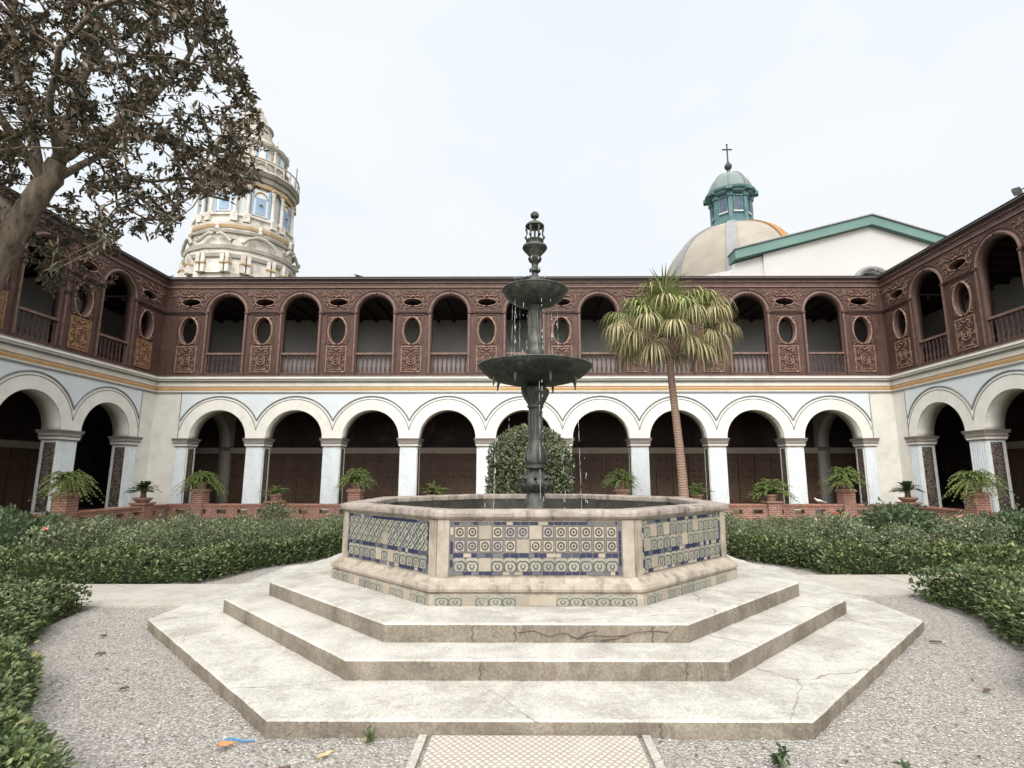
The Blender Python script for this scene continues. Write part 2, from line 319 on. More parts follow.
# ------------------------------------------------------------------ object helpers
class MB:
    """collects faces with a material each and links them as one mesh object"""
    def __init__(s): s.v = []; s.f = []; s.m = []; s.uv = {}; s.T = None
    def add(s, vs, fs, mat, uvs=None):
        o = len(s.v); s.v += [tuple(v) for v in vs]
        for i, f in enumerate(fs):
            s.f.append(tuple(o + k for k in f)); s.m.append(mat)
            if uvs and uvs[i]: s.uv[len(s.f) - 1] = uvs[i]
    def box(s, x0, x1, y0, y1, z0, z1, mat, R=None, uvface=False):
        vs = [(x, y, z) for z in (z0, z1) for y in (y0, y1) for x in (x0, x1)]
        if R is not None: vs = [tuple(R @ Vector(v)) for v in vs]
        fs = [(0, 2, 3, 1), (4, 5, 7, 6), (0, 1, 5, 4), (2, 6, 7, 3), (0, 4, 6, 2), (1, 3, 7, 5)]
        u = [None, None, [(0, 0), (1, 0), (1, 1), (0, 1)], None, None, None] if uvface else None
        s.add(vs, fs, mat, u)
    def lathe(s, prof, mat, n=24, c=(0, 0, 0), caps=True, phase=0, wob=0):
        o = []; fs = []
        for r, z in prof:
            for k in range(n):
                a = 2 * PI * (k + phase) / n; rr = r * (1 + wob * math.cos(a * n / 2)) if wob else r
                o.append((c[0] + rr * math.cos(a), c[1] + rr * math.sin(a), c[2] + z))
        for i in range(len(prof) - 1):
            for k in range(n):
                k2 = (k + 1) % n; fs.append((i*n+k, i*n+k2, (i+1)*n+k2, (i+1)*n+k))
        if caps: fs.append(tuple(range(n))[::-1]); fs.append(tuple((len(prof)-1)*n + k for k in range(n)))
        s.add(o, fs, mat)
    def tube(s, pts, rad, mat, n=6, caps=True):
        pts = [Vector(p) for p in pts]; rs = rad if isinstance(rad, (list, tuple)) else [rad] * len(pts)
        o = []; fs = []; up = None
        for i, p in enumerate(pts):
            t = (pts[min(i+1, len(pts)-1)] - pts[max(i-1, 0)])
            if t.length < 1e-9: t = Vector((0, 0, 1))
            t.normalize()
            if up is None: up = Vector((0, 0, 1)) if abs(t.z) < .9 else Vector((1, 0, 0))
            a = t.cross(up); 
            if a.length < 1e-6: a = t.orthogonal()
            a.normalize(); b = t.cross(a); up = a.cross(t) if False else up
            for k in range(n):
                an = 2 * PI * k / n; o.append(p + (a * math.cos(an) + b * math.sin(an)) * rs[i])
        for i in range(len(pts) - 1):
            for k in range(n):
                k2 = (k+1) % n; fs.append((i*n+k, i*n+k2, (i+1)*n+k2, (i+1)*n+k))
        if caps: fs.append(tuple(range(n))[::-1]); fs.append(tuple((len(pts)-1)*n + k for k in range(n)))
        s.add(o, fs, mat)
    def build(s, name, parent=None, smooth=False, recalc=True, **kw):
        me = bpy.data.meshes.new(name); me.from_pydata(s.v, [], s.f)
        names = list(dict.fromkeys(s.m))
        for n_ in names: me.materials.append(M[n_])
        idx = {n_: i for i, n_ in enumerate(names)}
        me.polygons.foreach_set('material_index', [idx[m] for m in s.m])
        if s.uv:
            L = me.uv_layers.new(name='UVMap')
            for fi, uv in s.uv.items():
                for li, c in zip(me.polygons[fi].loop_indices, uv): L.data[li].uv = c
        if recalc:
            bm = bmesh.new(); bm.from_mesh(me); bmesh.ops.recalc_face_normals(bm, faces=bm.faces); bm.to_mesh(me); bm.free()
        if smooth:
            me.polygons.foreach_set('use_smooth', [True] * len(me.polygons))
            try: me.set_sharp_from_angle(angle=math.radians(28 if name in ('coping', 'base_moulding', 'step', 'basin_wall', 'plinth') else 40))
            except Exception: pass
        me.update()
        return link(name, me, parent, **kw)
def link(name, me, parent=None, label=None, cat=None, group=None, kind=None, loc=None, rz=0):
    o = bpy.data.objects.new(name, me); COL.objects.link(o)
    if parent is not None: o.parent = parent
    tag(o, label, cat, group, kind)
    if loc is not None: o.location = loc
    if rz: o.rotation_euler = (0, 0, rz)
    return o
def tag(o, label=None, cat=None, group=None, kind=None):
    for k, v in (('label', label), ('category', cat), ('group', group), ('kind', kind)):
        if v: o[k] = v
    return o
def thing(name, label, cat, loc=(0, 0, 0), rz=0, group=None):
    return link(name, None, None, label, cat, group, None, loc, rz)
def kids(o): return [c for c in bpy.data.objects if c.parent == o]
def dup(root, loc, rz=0, label=None, group=None, scale=None):
    tree = TREE[root.name]
    r = root.copy(); COL.objects.link(r); r.location = loc; r.rotation_euler = (0, 0, rz)
    if scale: r.scale = (scale,) * 3 if not isinstance(scale, tuple) else scale
    if label: r['label'] = label
    if group: r['group'] = group
    for ch, subs in tree:
        c = ch.copy(); COL.objects.link(c); c.parent = r
        for g_ in subs:
            d = g_.copy(); COL.objects.link(d); d.parent = c
    return r
TREE = {}
def remember(root): TREE[root.name] = [(c, kids(c)) for c in kids(root)]
def leaf_mesh(name, C, D, N, L, W, mat, fold=.25):
    """many small diamond leaves: centres C, directions D, normals N, lengths L, widths W"""
    C = np.asarray(C, float); n = len(C)
    D = D / (np.linalg.norm(D, axis=1, keepdims=True) + 1e-9)
    S = np.cross(D, N); S /= (np.linalg.norm(S, axis=1, keepdims=True) + 1e-9); U = np.cross(S, D)
    L = np.broadcast_to(L, (n,))[:, None]; W = np.broadcast_to(W, (n,))[:, None]
    V = np.empty((n, 6, 3))
    V[:, 0] = C; V[:, 1] = C + D*L*.35 + S*W*.5 + U*W*fold; V[:, 2] = C + D*L*.75 + S*W*.38 + U*W*fold*.6
    V[:, 3] = C + D*L; V[:, 4] = C + D*L*.75 - S*W*.38 + U*W*fold*.6; V[:, 5] = C + D*L*.35 - S*W*.5 + U*W*fold
    base = np.arange(n)[:, None] * 6
    F = np.concatenate([base + np.array([0, 1, 2, 3]), base + np.array([0, 3, 4, 5])], 1).reshape(-1, 4)
    return quad_mesh(name, V.reshape(-1, 3), F, [mat])
def quad_mesh(name, V, F, mats, mi=None, smooth=False):
    me = bpy.data.meshes.new(name); nf = len(F)
    me.vertices.add(len(V)); me.vertices.foreach_set('co', np.asarray(V, np.float32).ravel())
    me.loops.add(nf*4); me.loops.foreach_set('vertex_index', np.asarray(F, np.int32).ravel())
    me.polygons.add(nf); me.polygons.foreach_set('loop_start', np.arange(nf, dtype=np.int32)*4)
    me.polygons.foreach_set('loop_total', np.full(nf, 4, np.int32))
    for m in mats: me.materials.append(M[m])
    if mi is not None: me.polygons.foreach_set('material_index', np.asarray(mi, np.int32))
    if smooth: me.polygons.foreach_set('use_smooth', np.ones(nf, bool))
    me.update(calc_edges=True); me.validate(); return me
def rdir(n): 
    v = RN.normal(size=(n, 3)); return v / np.linalg.norm(v, axis=1, keepdims=True)
def plate_mesh(name, outer, holes, y0, y1, mat, hole_mat=None):
    """a flat plate in the local x-z plane with holes, given real thickness from y0 to y1"""
    cu = bpy.data.curves.new(name, 'CURVE'); cu.dimensions = '2D'; cu.fill_mode = 'BOTH'; cu.extrude = (y1 - y0) / 2
    for poly in [outer] + list(holes):
        sp = cu.splines.new('POLY'); sp.points.add(len(poly) - 1)
        for p, (x, z) in zip(sp.points, poly): p.co = (x, z, 0, 1)
        sp.use_cyclic_u = True
    ob = bpy.data.objects.new('tmp', cu); COL.objects.link(ob)
    dg = bpy.context.evaluated_depsgraph_get(); me = bpy.data.meshes.new_from_object(ob.evaluated_get(dg))
    bpy.data.objects.remove(ob); bpy.data.curves.remove(cu)
    me.transform(Matrix(((1, 0, 0, 0), (0, 0, 1, (y0 + y1) / 2), (0, 1, 0, 0), (0, 0, 0, 1))))
    bm = bmesh.new(); bm.from_mesh(me); bmesh.ops.remove_doubles(bm, verts=bm.verts, dist=1e-5)
    bmesh.ops.recalc_face_normals(bm, faces=bm.faces); bm.to_mesh(me); bm.free()
    me.materials.clear(); me.materials.append(M[mat]); me.name = name
    me.polygons.foreach_set('material_index', [0] * len(me.polygons)); me.update()
    return me
def arc(cx, cz, rx, rz, a0, a1, n): return [(cx + rx*math.cos(a0+(a1-a0)*i/n), cz + rz*math.sin(a0+(a1-a0)*i/n)) for i in range(n+1)]
def ellipse(cx, cz, rx, rz, n=28): return [(cx + rx*math.cos(2*PI*i/n), cz + rz*math.sin(2*PI*i/n)) for i in range(n)]

# octagonal sweep used for the platform and the basin
def octa(mb, prof, mats, c=(0, 0), nseg=14, jit=.0, close=False):
    """prof: (apothem, z); mats: one name per profile segment"""
    ring_n = 8 * nseg; vs = []; rr = random.Random(5)
    for a, z in prof:
        for k in range(8):
            t0 = -PI/2 - PI/8 + k*PI/4
            R_ = a / math.cos(PI/8)
            p0 = Vector((R_*math.cos(t0), R_*math.sin(t0))); p1 = Vector((R_*math.cos(t0+PI/4), R_*math.sin(t0+PI/4)))
            for i in range(nseg):
                p = p0.lerp(p1, i/nseg); nrm = p.normalized()
                ang = math.atan2(p.y, p.x)
                w = jit * (math.sin(ang*37+a*3)+.6*math.sin(ang*83+1)+.4*rr.uniform(-1, 1)) * .5
                vs.append((c[0]+p.x+nrm.x*w, c[1]+p.y+nrm.y*w, z + w*.4))
    for i in range(len(prof)-1):
        fs = [(i*ring_n+k, i*ring_n+(k+1) % ring_n, (i+1)*ring_n+(k+1) % ring_n, (i+1)*ring_n+k) for k in range(ring_n)]
        mb.add([], [], mats[i])
        o = len(mb.v) - 0
        if i == 0: base = len(mb.v); mb.v += vs
        for f in fs: mb.f.append(tuple(base + q for q in f)); mb.m.append(mats[i])
    if close:
        k = len(prof)-1; mb.f.append(tuple(base + k*ring_n + q for q in range(ring_n))); mb.m.append(mats[-1])

# ================================================================== THE GROUND
mb = MB(); mb.add([(-400, -400, -.03), (400, -400, -.03), (400, 400, -.03), (-400, 400, -.03)], [(0, 1, 2, 3)], 'garden_soil')
mb.build('ground', kind='structure', recalc=False)
# gravel round the platform: a disc with a slightly uneven surface
nr, na, R0 = 30, 120, 5.45
V = [(0, 0, 0)]; F = []
V = []
for i in range(nr + 1):
    r = 3.4 + (R0 - 3.4) * i / nr
    for k in range(na):
        a = 2*PI*k/na; V.append((r*math.cos(a), r*math.sin(a), .006*math.sin(a*23+r*9)*math.cos(r*7+a*5)))
F = [(i*na+k, i*na+(k+1) % na, (i+1)*na+(k+1) % na, (i+1)*na+k) for i in range(nr) for k in range(na)]
mb = MB(); mb.add(V, F, 'gravel'); mb.build('gravel', kind='structure', smooth=True)
mb = MB(); mb.add([(-4.6, -9, .0), (4.6, -9, .0), (4.6, -3.6, -.012), (-4.6, -3.6, -.012)], [(0, 1, 2, 3)], 'gravel'); mb.build('gravel', kind='structure', recalc=False)
# loose pebbles near the camera
n = 9000
ang = RN.uniform(-PI, 0, n); rad = RN.uniform(4.05, 5.3, n)
P = np.stack([rad*np.cos(ang)*1.06, rad*np.sin(ang), np.full(n, .004)], 1)
oct_v = np.array([(1,0,0),(0,1,0),(-1,0,0),(0,-1,0),(0,0,.7),(0,0,-.7)], float)
sz = RN.uniform(.004, .011, n)[:, None, None] * np.array([1, 1, .8]) * RN.uniform(.7, 1.2, (n, 6, 1))
V = (P[:, None, :] + oct_v[None] * sz).reshape(-1, 3)
tri = np.array([(0,1,4,4),(1,2,4,4),(2,3,4,4),(3,0,4,4)])
me = bpy.data.meshes.new('pebbles'); fl = (np.arange(n)[:, None, None]*6 + tri[None, :, :3]).reshape(-1, 3)
me.from_pydata(V.tolist(), [], fl.tolist()); me.materials.append(M['pebble'])
link('loose_gravel', me, kind='stuff')

# side paths
for x0, x1, y0, y1 in ((-13.0, -4.02, -.78, .57), (4.02, 13.0, -.08, 1.40)):
    mb = MB()
    for k in range(6):
        a = x0 + (x1-x0)*k/6; b = x0 + (x1-x0)*(k+1)/6
        mb.box(a + .004, b - .004, y0, y1, -.05, .028 + .002*(k % 2), 'path_concrete')
    mb.build('path', kind='structure')
# tiled walk that runs up to the platform from the camera
mb = MB(); mb.box(-.66, .60, -9, -4.085, -.05, .022, 'walk_tile')
o_walk = mb.build('path', kind='structure')
mb = MB()
for s in (-1, 1):
    xx = -.03 + s*.685
    for k in range(4): mb.box(xx-.025, xx+.025, -9+k*1.23, -9+(k+1)*1.23-.006, -.05, .026, 'path_concrete')
for k in range(5):
    pass
mb.build('kerb', kind='structure')

# ================================================================== STEPPED PLATFORM
pf = thing('stepped_platform', 'cracked cream concrete octagonal stepped platform carrying the tiled fountain basin', 'platform')
def step(a, z0, z1, name='step', inner=.3):
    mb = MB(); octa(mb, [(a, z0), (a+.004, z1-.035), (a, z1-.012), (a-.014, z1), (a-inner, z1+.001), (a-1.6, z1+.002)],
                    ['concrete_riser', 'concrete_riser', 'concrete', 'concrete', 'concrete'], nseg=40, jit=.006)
    return mb.build(name, pf, smooth=True)
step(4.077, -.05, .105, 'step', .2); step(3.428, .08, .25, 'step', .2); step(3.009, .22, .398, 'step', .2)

for (x_, a_, z0_, z1_) in ((-.52, 3.012, .262, .385), (-.17, 3.012, .262, .385), (.95, 3.012, .262, .385), (-.42, 3.432, .115, .235), (1.1, 3.432, .115, .235), (-1.05, 4.081, .0, .09), (.75, 4.081, .0, .09)):
    m_ = MB(); q_ = [(x_+.012*math.sin(k*2.1+x_*9), -a_-.006, z0_+(z1_-z0_)*k/6) for k in range(7)]; m_.tube(q_, [.004, .002, .004, .003, .0025, .004, .002], 'leaf_brown', 4); m_.build('joint', pf)
# the long branching crack along the riser of the top step
for pts_ in ([(-.15, .33), (-.02, .345), (.10, .30), (.22, .33), (.34, .285), (.46, .31), (.60, .30), (.72, .31)], [(.52, .27), (.66, .285), (.80, .33), (.95, .345), (1.08, .335)], [(.34, .285), (.42, .33), (.50, .345)]):
    m_ = MB(); m_.tube([(x_, -3.018, z_) for x_, z_ in pts_], [.0032+.0015*math.sin(k*2) for k in range(len(pts_))], 'leaf_brown', 4); m_.build('crack', pf)
# ================================================================== BASIN
BX = .05
bs = thing('fountain_basin', 'octagonal stone basin faced with painted blue and cream tiles on the top step', 'fountain basin', (BX-.04, 0, 0)); bs.scale = (1.012, 1.012, 1)
mb = MB()
octa(mb, [(2.385, .38), (2.385, .50)], ['basin_stone'], nseg=10, jit=.004)
mb.build('plinth', bs, smooth=True)
mb = MB()
octa(mb, [(2.375, .49), (2.365, .500), (2.365, .515), (2.392, .525), (2.400, .55), (2.392, .58), (2.36, .595), (2.345, .60), (2.325, .615), (2.31, .635), (2.26, .642)], ['basin_stone']*10, nseg=16, jit=.004)
mb.build('base_moulding', bs, smooth=True)
mb = MB(); octa(mb, [(2.265, .62), (2.265, 1.18)], ['basin_stone'], nseg=4, jit=.003); mb.build('basin_wall', bs, smooth=True)
mb = MB()
octa(mb, [(2.26, 1.172), (2.30, 1.178), (2.318, 1.192), (2.330, 1.205), (2.334, 1.235), (2.325, 1.258), (2.30, 1.268), (2.08, 1.266), (2.06, 1.255), (2.055, 1.235), (2.06, 1.19)],
     ['coping_stone']*10, nseg=26, jit=.006)
mb.build('coping', bs, smooth=True)
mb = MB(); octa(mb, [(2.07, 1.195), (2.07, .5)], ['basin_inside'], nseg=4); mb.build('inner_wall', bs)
mb = MB(); octa(mb, [(2.068, .955)], [], nseg=2)
vs = []
for k in range(8):
    t0 = -PI/2 - PI/8 + k*PI/4; vs.append((2.066/math.cos(PI/8)*math.cos(t0), 2.066/math.cos(PI/8)*math.sin(t0), .96))
mb = MB(); mb.add(vs, [tuple(range(8))], 'water'); mb.build('water', bs, recalc=False)
rt = random.Random(3)
for k in range(8):
    ca = -PI/2 + k*PI/4; ap = 2.265; half = ap*math.tan(PI/8)
    R = Matrix.Rotation(ca + PI/2, 4, 'Z')
    pan = MB(); kind = 'tile_rosette' if k % 2 == 0 else ('tile_diamond' if k != 1 else 'tile_faded')
    W = 1.64; x0 = -W/2; z0, z1 = .655, 1.155; yo = -ap
    pan.box(x0-.01, x0+W+.01, yo-.004, yo+.01, z0-.005, z1+.005, 'tile_faded' if k == 1 else 'basin_stone', R)
    def tl(a, b, c, d, m):
        j = rt.uniform(0, .003)
        pan.box(a+.003, b-.003, yo-.012-j, yo-.003, c+.003, d-.003, m, R, uvface=True)
    bw = .034
    def blue_row(za, zb, miss=.12):
        x = x0+bw
        while x < x0+W-bw-.02:
            w = rt.uniform(.045, .10); w = min(w, x0+W-bw-x)
            tl(x, x+w, za, zb, 'tile_blue' if rt.random() > miss else 'tile_bare'); x += w
    faded = (k == 1)
    blue_row(z1-bw, z1, .35 if faded else .12); blue_row(z0, z0+bw, .5 if faded else .18)
    for xa in (x0, x0+W-bw):
        z = z0
        while z < z1-.02:
            h = min(rt.uniform(.05, .09), z1-z); tl(xa, xa+bw, z, z+h, 'tile_blue' if rt.random() > (.4 if faded else .12) else 'tile_bare'); z += h
    nC = 13; tw = (W-2*bw)/nC; zz = z0+bw
    rows = [('tile_leaf', .128), ('blue', .042), (kind, .131), (kind, .131)]
    for m, h in rows:
        if m == 'blue': blue_row(zz, zz+h, .3 if faded else .15)
        else:
            for i in range(nC):
                a = x0+bw+i*tw; mm = 'tile_bare' if rt.random() < .08 else m
                tl(a, a+tw, zz, zz+h, mm)
        zz += h
    pan.build('tile_panel', bs, label='faded olive tile panel on the right hand slant' if faded else None)
    # corner pilaster and low frieze of small tiles
    for s in (-1, 1):
        pl = MB()
        xc = s*(half-.055)
        pl.box(xc-.056, xc+.056, yo-.022, yo+.02, .64, 1.17, 'basin_stone', R)
        pl.build('pilaster', bs)
    fr = MB()
    for i in range(15):
        a = -.93 + i*.124; fr.box(a, a+.1238, -2.385-.004-.003*(i%2), -2.385+.01, .405, .492, 'tile_bare' if rt.random() < .3 else 'tile_faded', R, uvface=True)
    fr.build('tile_frieze', bs)

# ================================================================== IRON FOUNTAIN
ft = thing('tiered_fountain', 'dark green cast iron two bowl fountain standing in the tiled basin', 'fountain', (BX, 0, 0))
def ring(name, prof, n=28, wob=0, mat='cast_iron', caps=True, parent=ft):
    m_ = MB(); m_.lathe(prof, mat, n, caps=caps, wob=wob); return m_.build(name, parent, smooth=True)
ring('foot', [(.30, .6), (.30, 1.02), (.19, 1.06), (.15, 1.26), (.13, 1.32), (.12, 1.36), (.17, 1.40), (.205, 1.46), (.205, 1.52), (.17, 1.58), (.115, 1.64), (.095, 1.67), (.10, 1.70)], 24)
# acanthus lobes round the bulb
lb = MB()
for k in range(8):
    a = 2*PI*k/8; ca, sa = math.cos(a), math.sin(a)
    lb.tube([(r*ca, r*sa, z) for r, z in ((.13, 1.37), (.19, 1.42), (.222, 1.48), (.205, 1.55), (.16, 1.60), (.175, 1.63))], [.02, .04, .045, .035, .02, .012], 'cast_iron', 6)
lb.build('leaf_ornament', ft, smooth=True)
ring('lower_column', [(.10, 1.68), (.155, 1.70), (.155, 1.73), (.125, 1.75), (.148, 1.79), (.138, 1.88), (.115, 1.98), (.10, 2.06), (.093, 2.10), (.093, 2.52), (.10, 2.54), (.118, 2.56), (.118, 2.58), (.10, 2.60), (.105, 2.66), (.14, 2.72), (.165, 2.78), (.165, 2.83), (.13, 2.87)], 24)
fl = MB()
for k in range(12):
    a = 2*PI*k/12; fl.tube([(.096*math.cos(a), .096*math.sin(a), 2.10), (.096*math.cos(a), .096*math.sin(a), 2.50)], .012, 'cast_iron', 5)
for k in range(6):
    a = 2*PI*k/6 + .3; fl.tube([(r*math.cos(a), r*math.sin(a), z) for r, z in ((.10, 2.60), (.135, 2.68), (.17, 2.76), (.185, 2.80), (.165, 2.84))], [.02, .035, .04, .03, .015], 'cast_iron', 6)
    fl.tube([(r*math.cos(a+.5), r*math.sin(a+.5), z) for r, z in ((.13, 1.78), (.15, 1.84), (.13, 1.94), (.10, 2.04))], [.015, .028, .022, .008], 'cast_iron', 6)
fl.build('leaf_ornament', ft, smooth=True)
def bowl(name, R, z_rim, depth, rin):
    p = [(rin, z_rim-depth), (rin*1.6, z_rim-depth+.015), (R*.45, z_rim-depth*.92), (R*.68, z_rim-depth*.76), (R*.86, z_rim-depth*.50), (R*.955, z_rim-depth*.24),
         (R, z_rim-.025), (R*1.005, z_rim), (R*.985, z_rim+.006), (R*.965, z_rim-.012), (R*.86, z_rim-depth*.22), (R*.5, z_rim-depth*.5), (.05, z_rim-depth*.6)]
    m_ = MB(); m_.lathe(p, 'cast_iron', 56, caps=True); b = m_.build(name, ft, smooth=True)
    rm = MB(); n_ = 56
    rm.tube([(R*math.cos(2*PI*k/n_), R*math.sin(2*PI*k/n_), z_rim-.005) for k in range(n_+1)], .014, 'cast_iron', 6, caps=False)
    rm.build('bowl_rim', b, smooth=True)
    return b
b1 = bowl('bowl', .815, 3.15, .27, .14)
b2 = bowl('bowl', .475, 4.30, .25, .12)
for k in range(8):
    a = 2*PI*k/8 + .32; sp = MB()
    sp.tube([(.60*math.cos(a), .60*math.sin(a), 2.97), (.62*math.cos(a), .62*math.sin(a), 2.92), (.625*math.cos(a), .625*math.sin(a), 2.84)], [.022, .02, .008], 'cast_iron', 6)
    sp.build('spout', b1, smooth=True)
ring('upper_column', [(.12, 2.95), (.16, 3.08), (.15, 3.22), (.105, 3.26), (.125, 3.31), (.13, 3.38), (.11, 3.42), (.12, 3.47), (.118, 3.54), (.098, 3.62), (.09, 3.70), (.098, 3.80), (.092, 3.98), (.11, 4.02), (.13, 4.06), (.10, 4.13)], 24)
fl = MB()
for k in range(10):
    a = 2*PI*k/10; fl.tube([(.10*math.cos(a), .10*math.sin(a), 3.55), (.093*math.cos(a), .093*math.sin(a), 3.72), (.10*math.cos(a), .10*math.sin(a), 3.80), (.095*math.cos(a), .095*math.sin(a), 3.97)], .013, 'cast_iron', 5)
fl.build('leaf_ornament', ft, smooth=True)
fn = ring('finial', [(.10, 4.10), (.15, 4.30), (.12, 4.36), (.10, 4.47), (.07, 4.51), (.05, 4.54), (.045, 4.57), (.082, 4.60), (.085, 4.63), (.05, 4.66), (.045, 4.69), (.055, 4.73), (.09, 4.76), (.105, 4.80), (.085, 4.83), (.11, 4.87), (.165, 4.93), (.19, 4.97), (.18, 5.00), (.12, 5.015), (.12, 5.06), (.135, 5.08), (.125, 5.10)], 20)
cg = MB()
for k in range(6):
    a = 2*PI*k/6; ca, sa = math.cos(a), math.sin(a)
    cg.tube([(.115*ca, .115*sa, 5.09), (.14*ca, .14*sa, 5.14), (.115*ca, .115*sa, 5.20), (.13*ca, .13*sa, 5.27), (.105*ca, .105*sa, 5.31)], [.014, .022, .013, .02, .015], 'cast_iron', 6)
cg.lathe([(.125, 5.30), (.145, 5.315), (.14, 5.335), (.10, 5.37), (.03, 5.395), (.022, 5.43)], 'cast_iron', 18)
cg.tube([(0, 0, 5.09), (0, 0, 5.32)], .018, 'cast_iron', 6)
cg.build('open_lantern', ft, smooth=True)
ring('top_knob', [(.02, 5.42), (.022, 5.44), (.062, 5.47), (.066, 5.51), (.04, 5.545), (.01, 5.555)], 16)
# water falling as separate drops from the bowls
dr = MB(); rd = random.Random(4)
def drops(R, z0, z1, n):
    for k in range(n):
        a = 2*PI*(k+rd.uniform(-.2, .2))/n
        for j in range(int((z0-z1)*7)):
            z = z0 - (z0-z1)*rd.random()**1.2; rr = R*(1+.12*math.sqrt(max(0, z0-z))*rd.uniform(.6, 1.1))
            h = rd.uniform(.012, .07); w = rd.uniform(.003, .006)
            dr.lathe([(.0003, 0), (w, -h*.6), (w*.7, -h), (.0003, -h*1.15)], 'water_drops', 5, (rr*math.cos(a), rr*math.sin(a), z), caps=False)
for k_ in range(9):
    a_ = 2*PI*k_/9 + .2; R_, zt_, zb_ = (.34, 4.12, 3.12) if k_ < 6 else (.63, 2.84, 1.0)
    if k_ >= 6: a_ = -2.6 + (k_-6)*1.1
    zz_ = zt_
    while zz_ > zb_ + .1:
        h_ = rd.uniform(.08, .28); dr.tube([(R_*(1+.03*(zt_-q_))*math.cos(a_)+.004*math.sin(q_*40), R_*(1+.03*(zt_-q_))*math.sin(a_), q_) for q_ in (zz_, zz_-h_*.5, zz_-h_)], [.0012, .0028, .0012], 'water_drops', 4); zz_ -= h_ + rd.uniform(.0, .10)
drops(.30, 4.12, 3.2, 9); drops(.625, 2.86, 1.0, 8); drops(.14, 4.95, 4.42, 6)
wd = dr.build('water_drops', ft, smooth=True); wd['kind'] = 'stuff'

# ================================================================== CLOISTER WINGS
S = 3.043; ZS = 3.04; HR = 1.125
# shared carved relief
def spiral(mb, cx, cz, r0, turns, y, rad, sgn=1, a0=0, mat='carved_wood', n=14):
    pts = []
    for i in range(n+1):
        t = i/n; r = r0*(1-.85*t); a = a0 + sgn*turns*2*PI*t; pts.append((cx+r*math.cos(a), y - .012*t, cz+r*math.sin(a)))
    mb.tube(pts, [rad*(1-.4*i/n) for i in range(n+1)], mat, 5)
def carved_panel_mb(mat, seed):
    """cartouche with scrolls between z 0 and 1, x -.36...36, proud of y=0 towards -y"""
    mb = MB(); rr = random.Random(seed)
    for (x0, x1, z0, z1) in ((-.36, .36, .0, .045), (-.36, .36, .955, 1.0), (-.36, -.32, .045, .955), (.32, .36, .045, .955)):
        mb.box(x0, x1, -.035, 0, z0, z1, mat)
    mb.box(-.32, .32, -.008, -.001, .045, .955, 'wood' if mat == 'carved_wood' else mat)
    mb.tube([(x, -.03, z) for x, z in ellipse(0, .47, .145, .19, 20)+[(.145, .47)]], .026, mat, 6, caps=False)
    mb.tube([(x, -.035, z) for x, z in ellipse(0, .47, .07, .10, 14)+[(.07, .47)]], .02, mat, 5, caps=False)
    for s in (-1, 1):
        spiral(mb, s*.20, .74, .10, 1.4, -.028, .024, s, PI/2, mat); spiral(mb, s*.22, .20, .095, 1.4, -.028, .023, -s, -PI/2, mat)
        spiral(mb, s*.255, .47, .065, 1.2, -.028, .02, s, PI, mat)
        mb.tube([(s*.03, -.03, .86), (s*.09, -.04, .90), (s*.17, -.035, .88), (s*.26, -.03, .91)], [.02, .028, .022, .012], mat, 5)
        mb.tube([(s*.03, -.03, .12), (s*.10, -.04, .085), (s*.2, -.03, .09), (s*.28, -.03, .075)], [.02, .028, .02, .012], mat, 5)
        mb.tube([(s*.155, -.03, .60), (s*.20, -.045, .585), (s*.17, -.03, .40), (s*.13, -.045, .30)], [.012, .026, .022, .01], mat, 5)
    mb.lathe([(.03, 0), (.05, .02), (.03, .045), (.005, .055)], mat, 8, (0, -.03, .82)); mb.lathe([(.02, 0), (.04, .02), (.02, .04)], mat, 8, (0, -.03, .45))
    return mb
def spandrel_mb(mat):
    """scroll work around the small horizontal oval; origin at the oval centre"""
    mb = MB()
    mb.tube([(x, -.02, z) for x, z in ellipse(0, 0, .40, .165, 26)+[(.40, 0)]], .026, mat, 6, caps=False)
    for s in (-1, 1):
        spiral(mb, s*.50, .13, .12, 1.4, -.02, .026, s, 0, mat); spiral(mb, s*.62, .30, .09, 1.3, -.02, .022, -s, 0, mat, 12)
        mb.tube([(s*.06, -.02, .23), (s*.18, -.035, .28), (s*.32, -.025, .25), (s*.42, -.02, .30), (s*.55, -.02, .40)], [.018, .03, .024, .02, .01], mat, 5)
        mb.tube([(s*.40, -.02, -.05), (s*.47, -.035, -.12), (s*.50, -.02, -.22), (s*.46, -.02, -.28)], [.012, .028, .022, .01], mat, 5)
        mb.tube([(s*.75, -.02, .40), (s*.82, -.03, .44), (s*.92, -.02, .43)], [.012, .024, .01], mat, 5)
        mb.tube([(s*.10, -.02, -.20), (s*.22, -.035, -.235), (s*.36, -.02, -.22)], [.014, .024, .01], mat, 5)
        spiral(mb, s*.26, .37, .06, 1.2, -.02, .018, s, PI, mat, 10); spiral(mb, s*.10, .40, .055, 1.1, -.02, .018, -s, PI, mat, 9)
        spiral(mb, s*.55, -.10, .075, 1.2, -.02, .02, -s, 0, mat, 10); spiral(mb, s*.42, .44, .06, 1.1, -.02, .018, s, 0, mat, 9); spiral(mb, s*.80, .30, .06, 1.1, -.02, .018, s, 0, mat, 9)
        spiral(mb, s*.60, .46, .05, 1.1, -.02, .016, s, 0, mat, 9); mb.tube([(s*.0, -.02, .46), (s*.06, -.03, .50), (s*.2, -.02, .49)], [.012, .02, .01], mat, 5)
    mb.lathe([(.02, 0), (.06, .03), (.05, .07), (.01, .10)], mat, 8, (0, -.02, .22))
    return mb
CP = {m: None for m in ('carved_wood', 'golden_wood')}
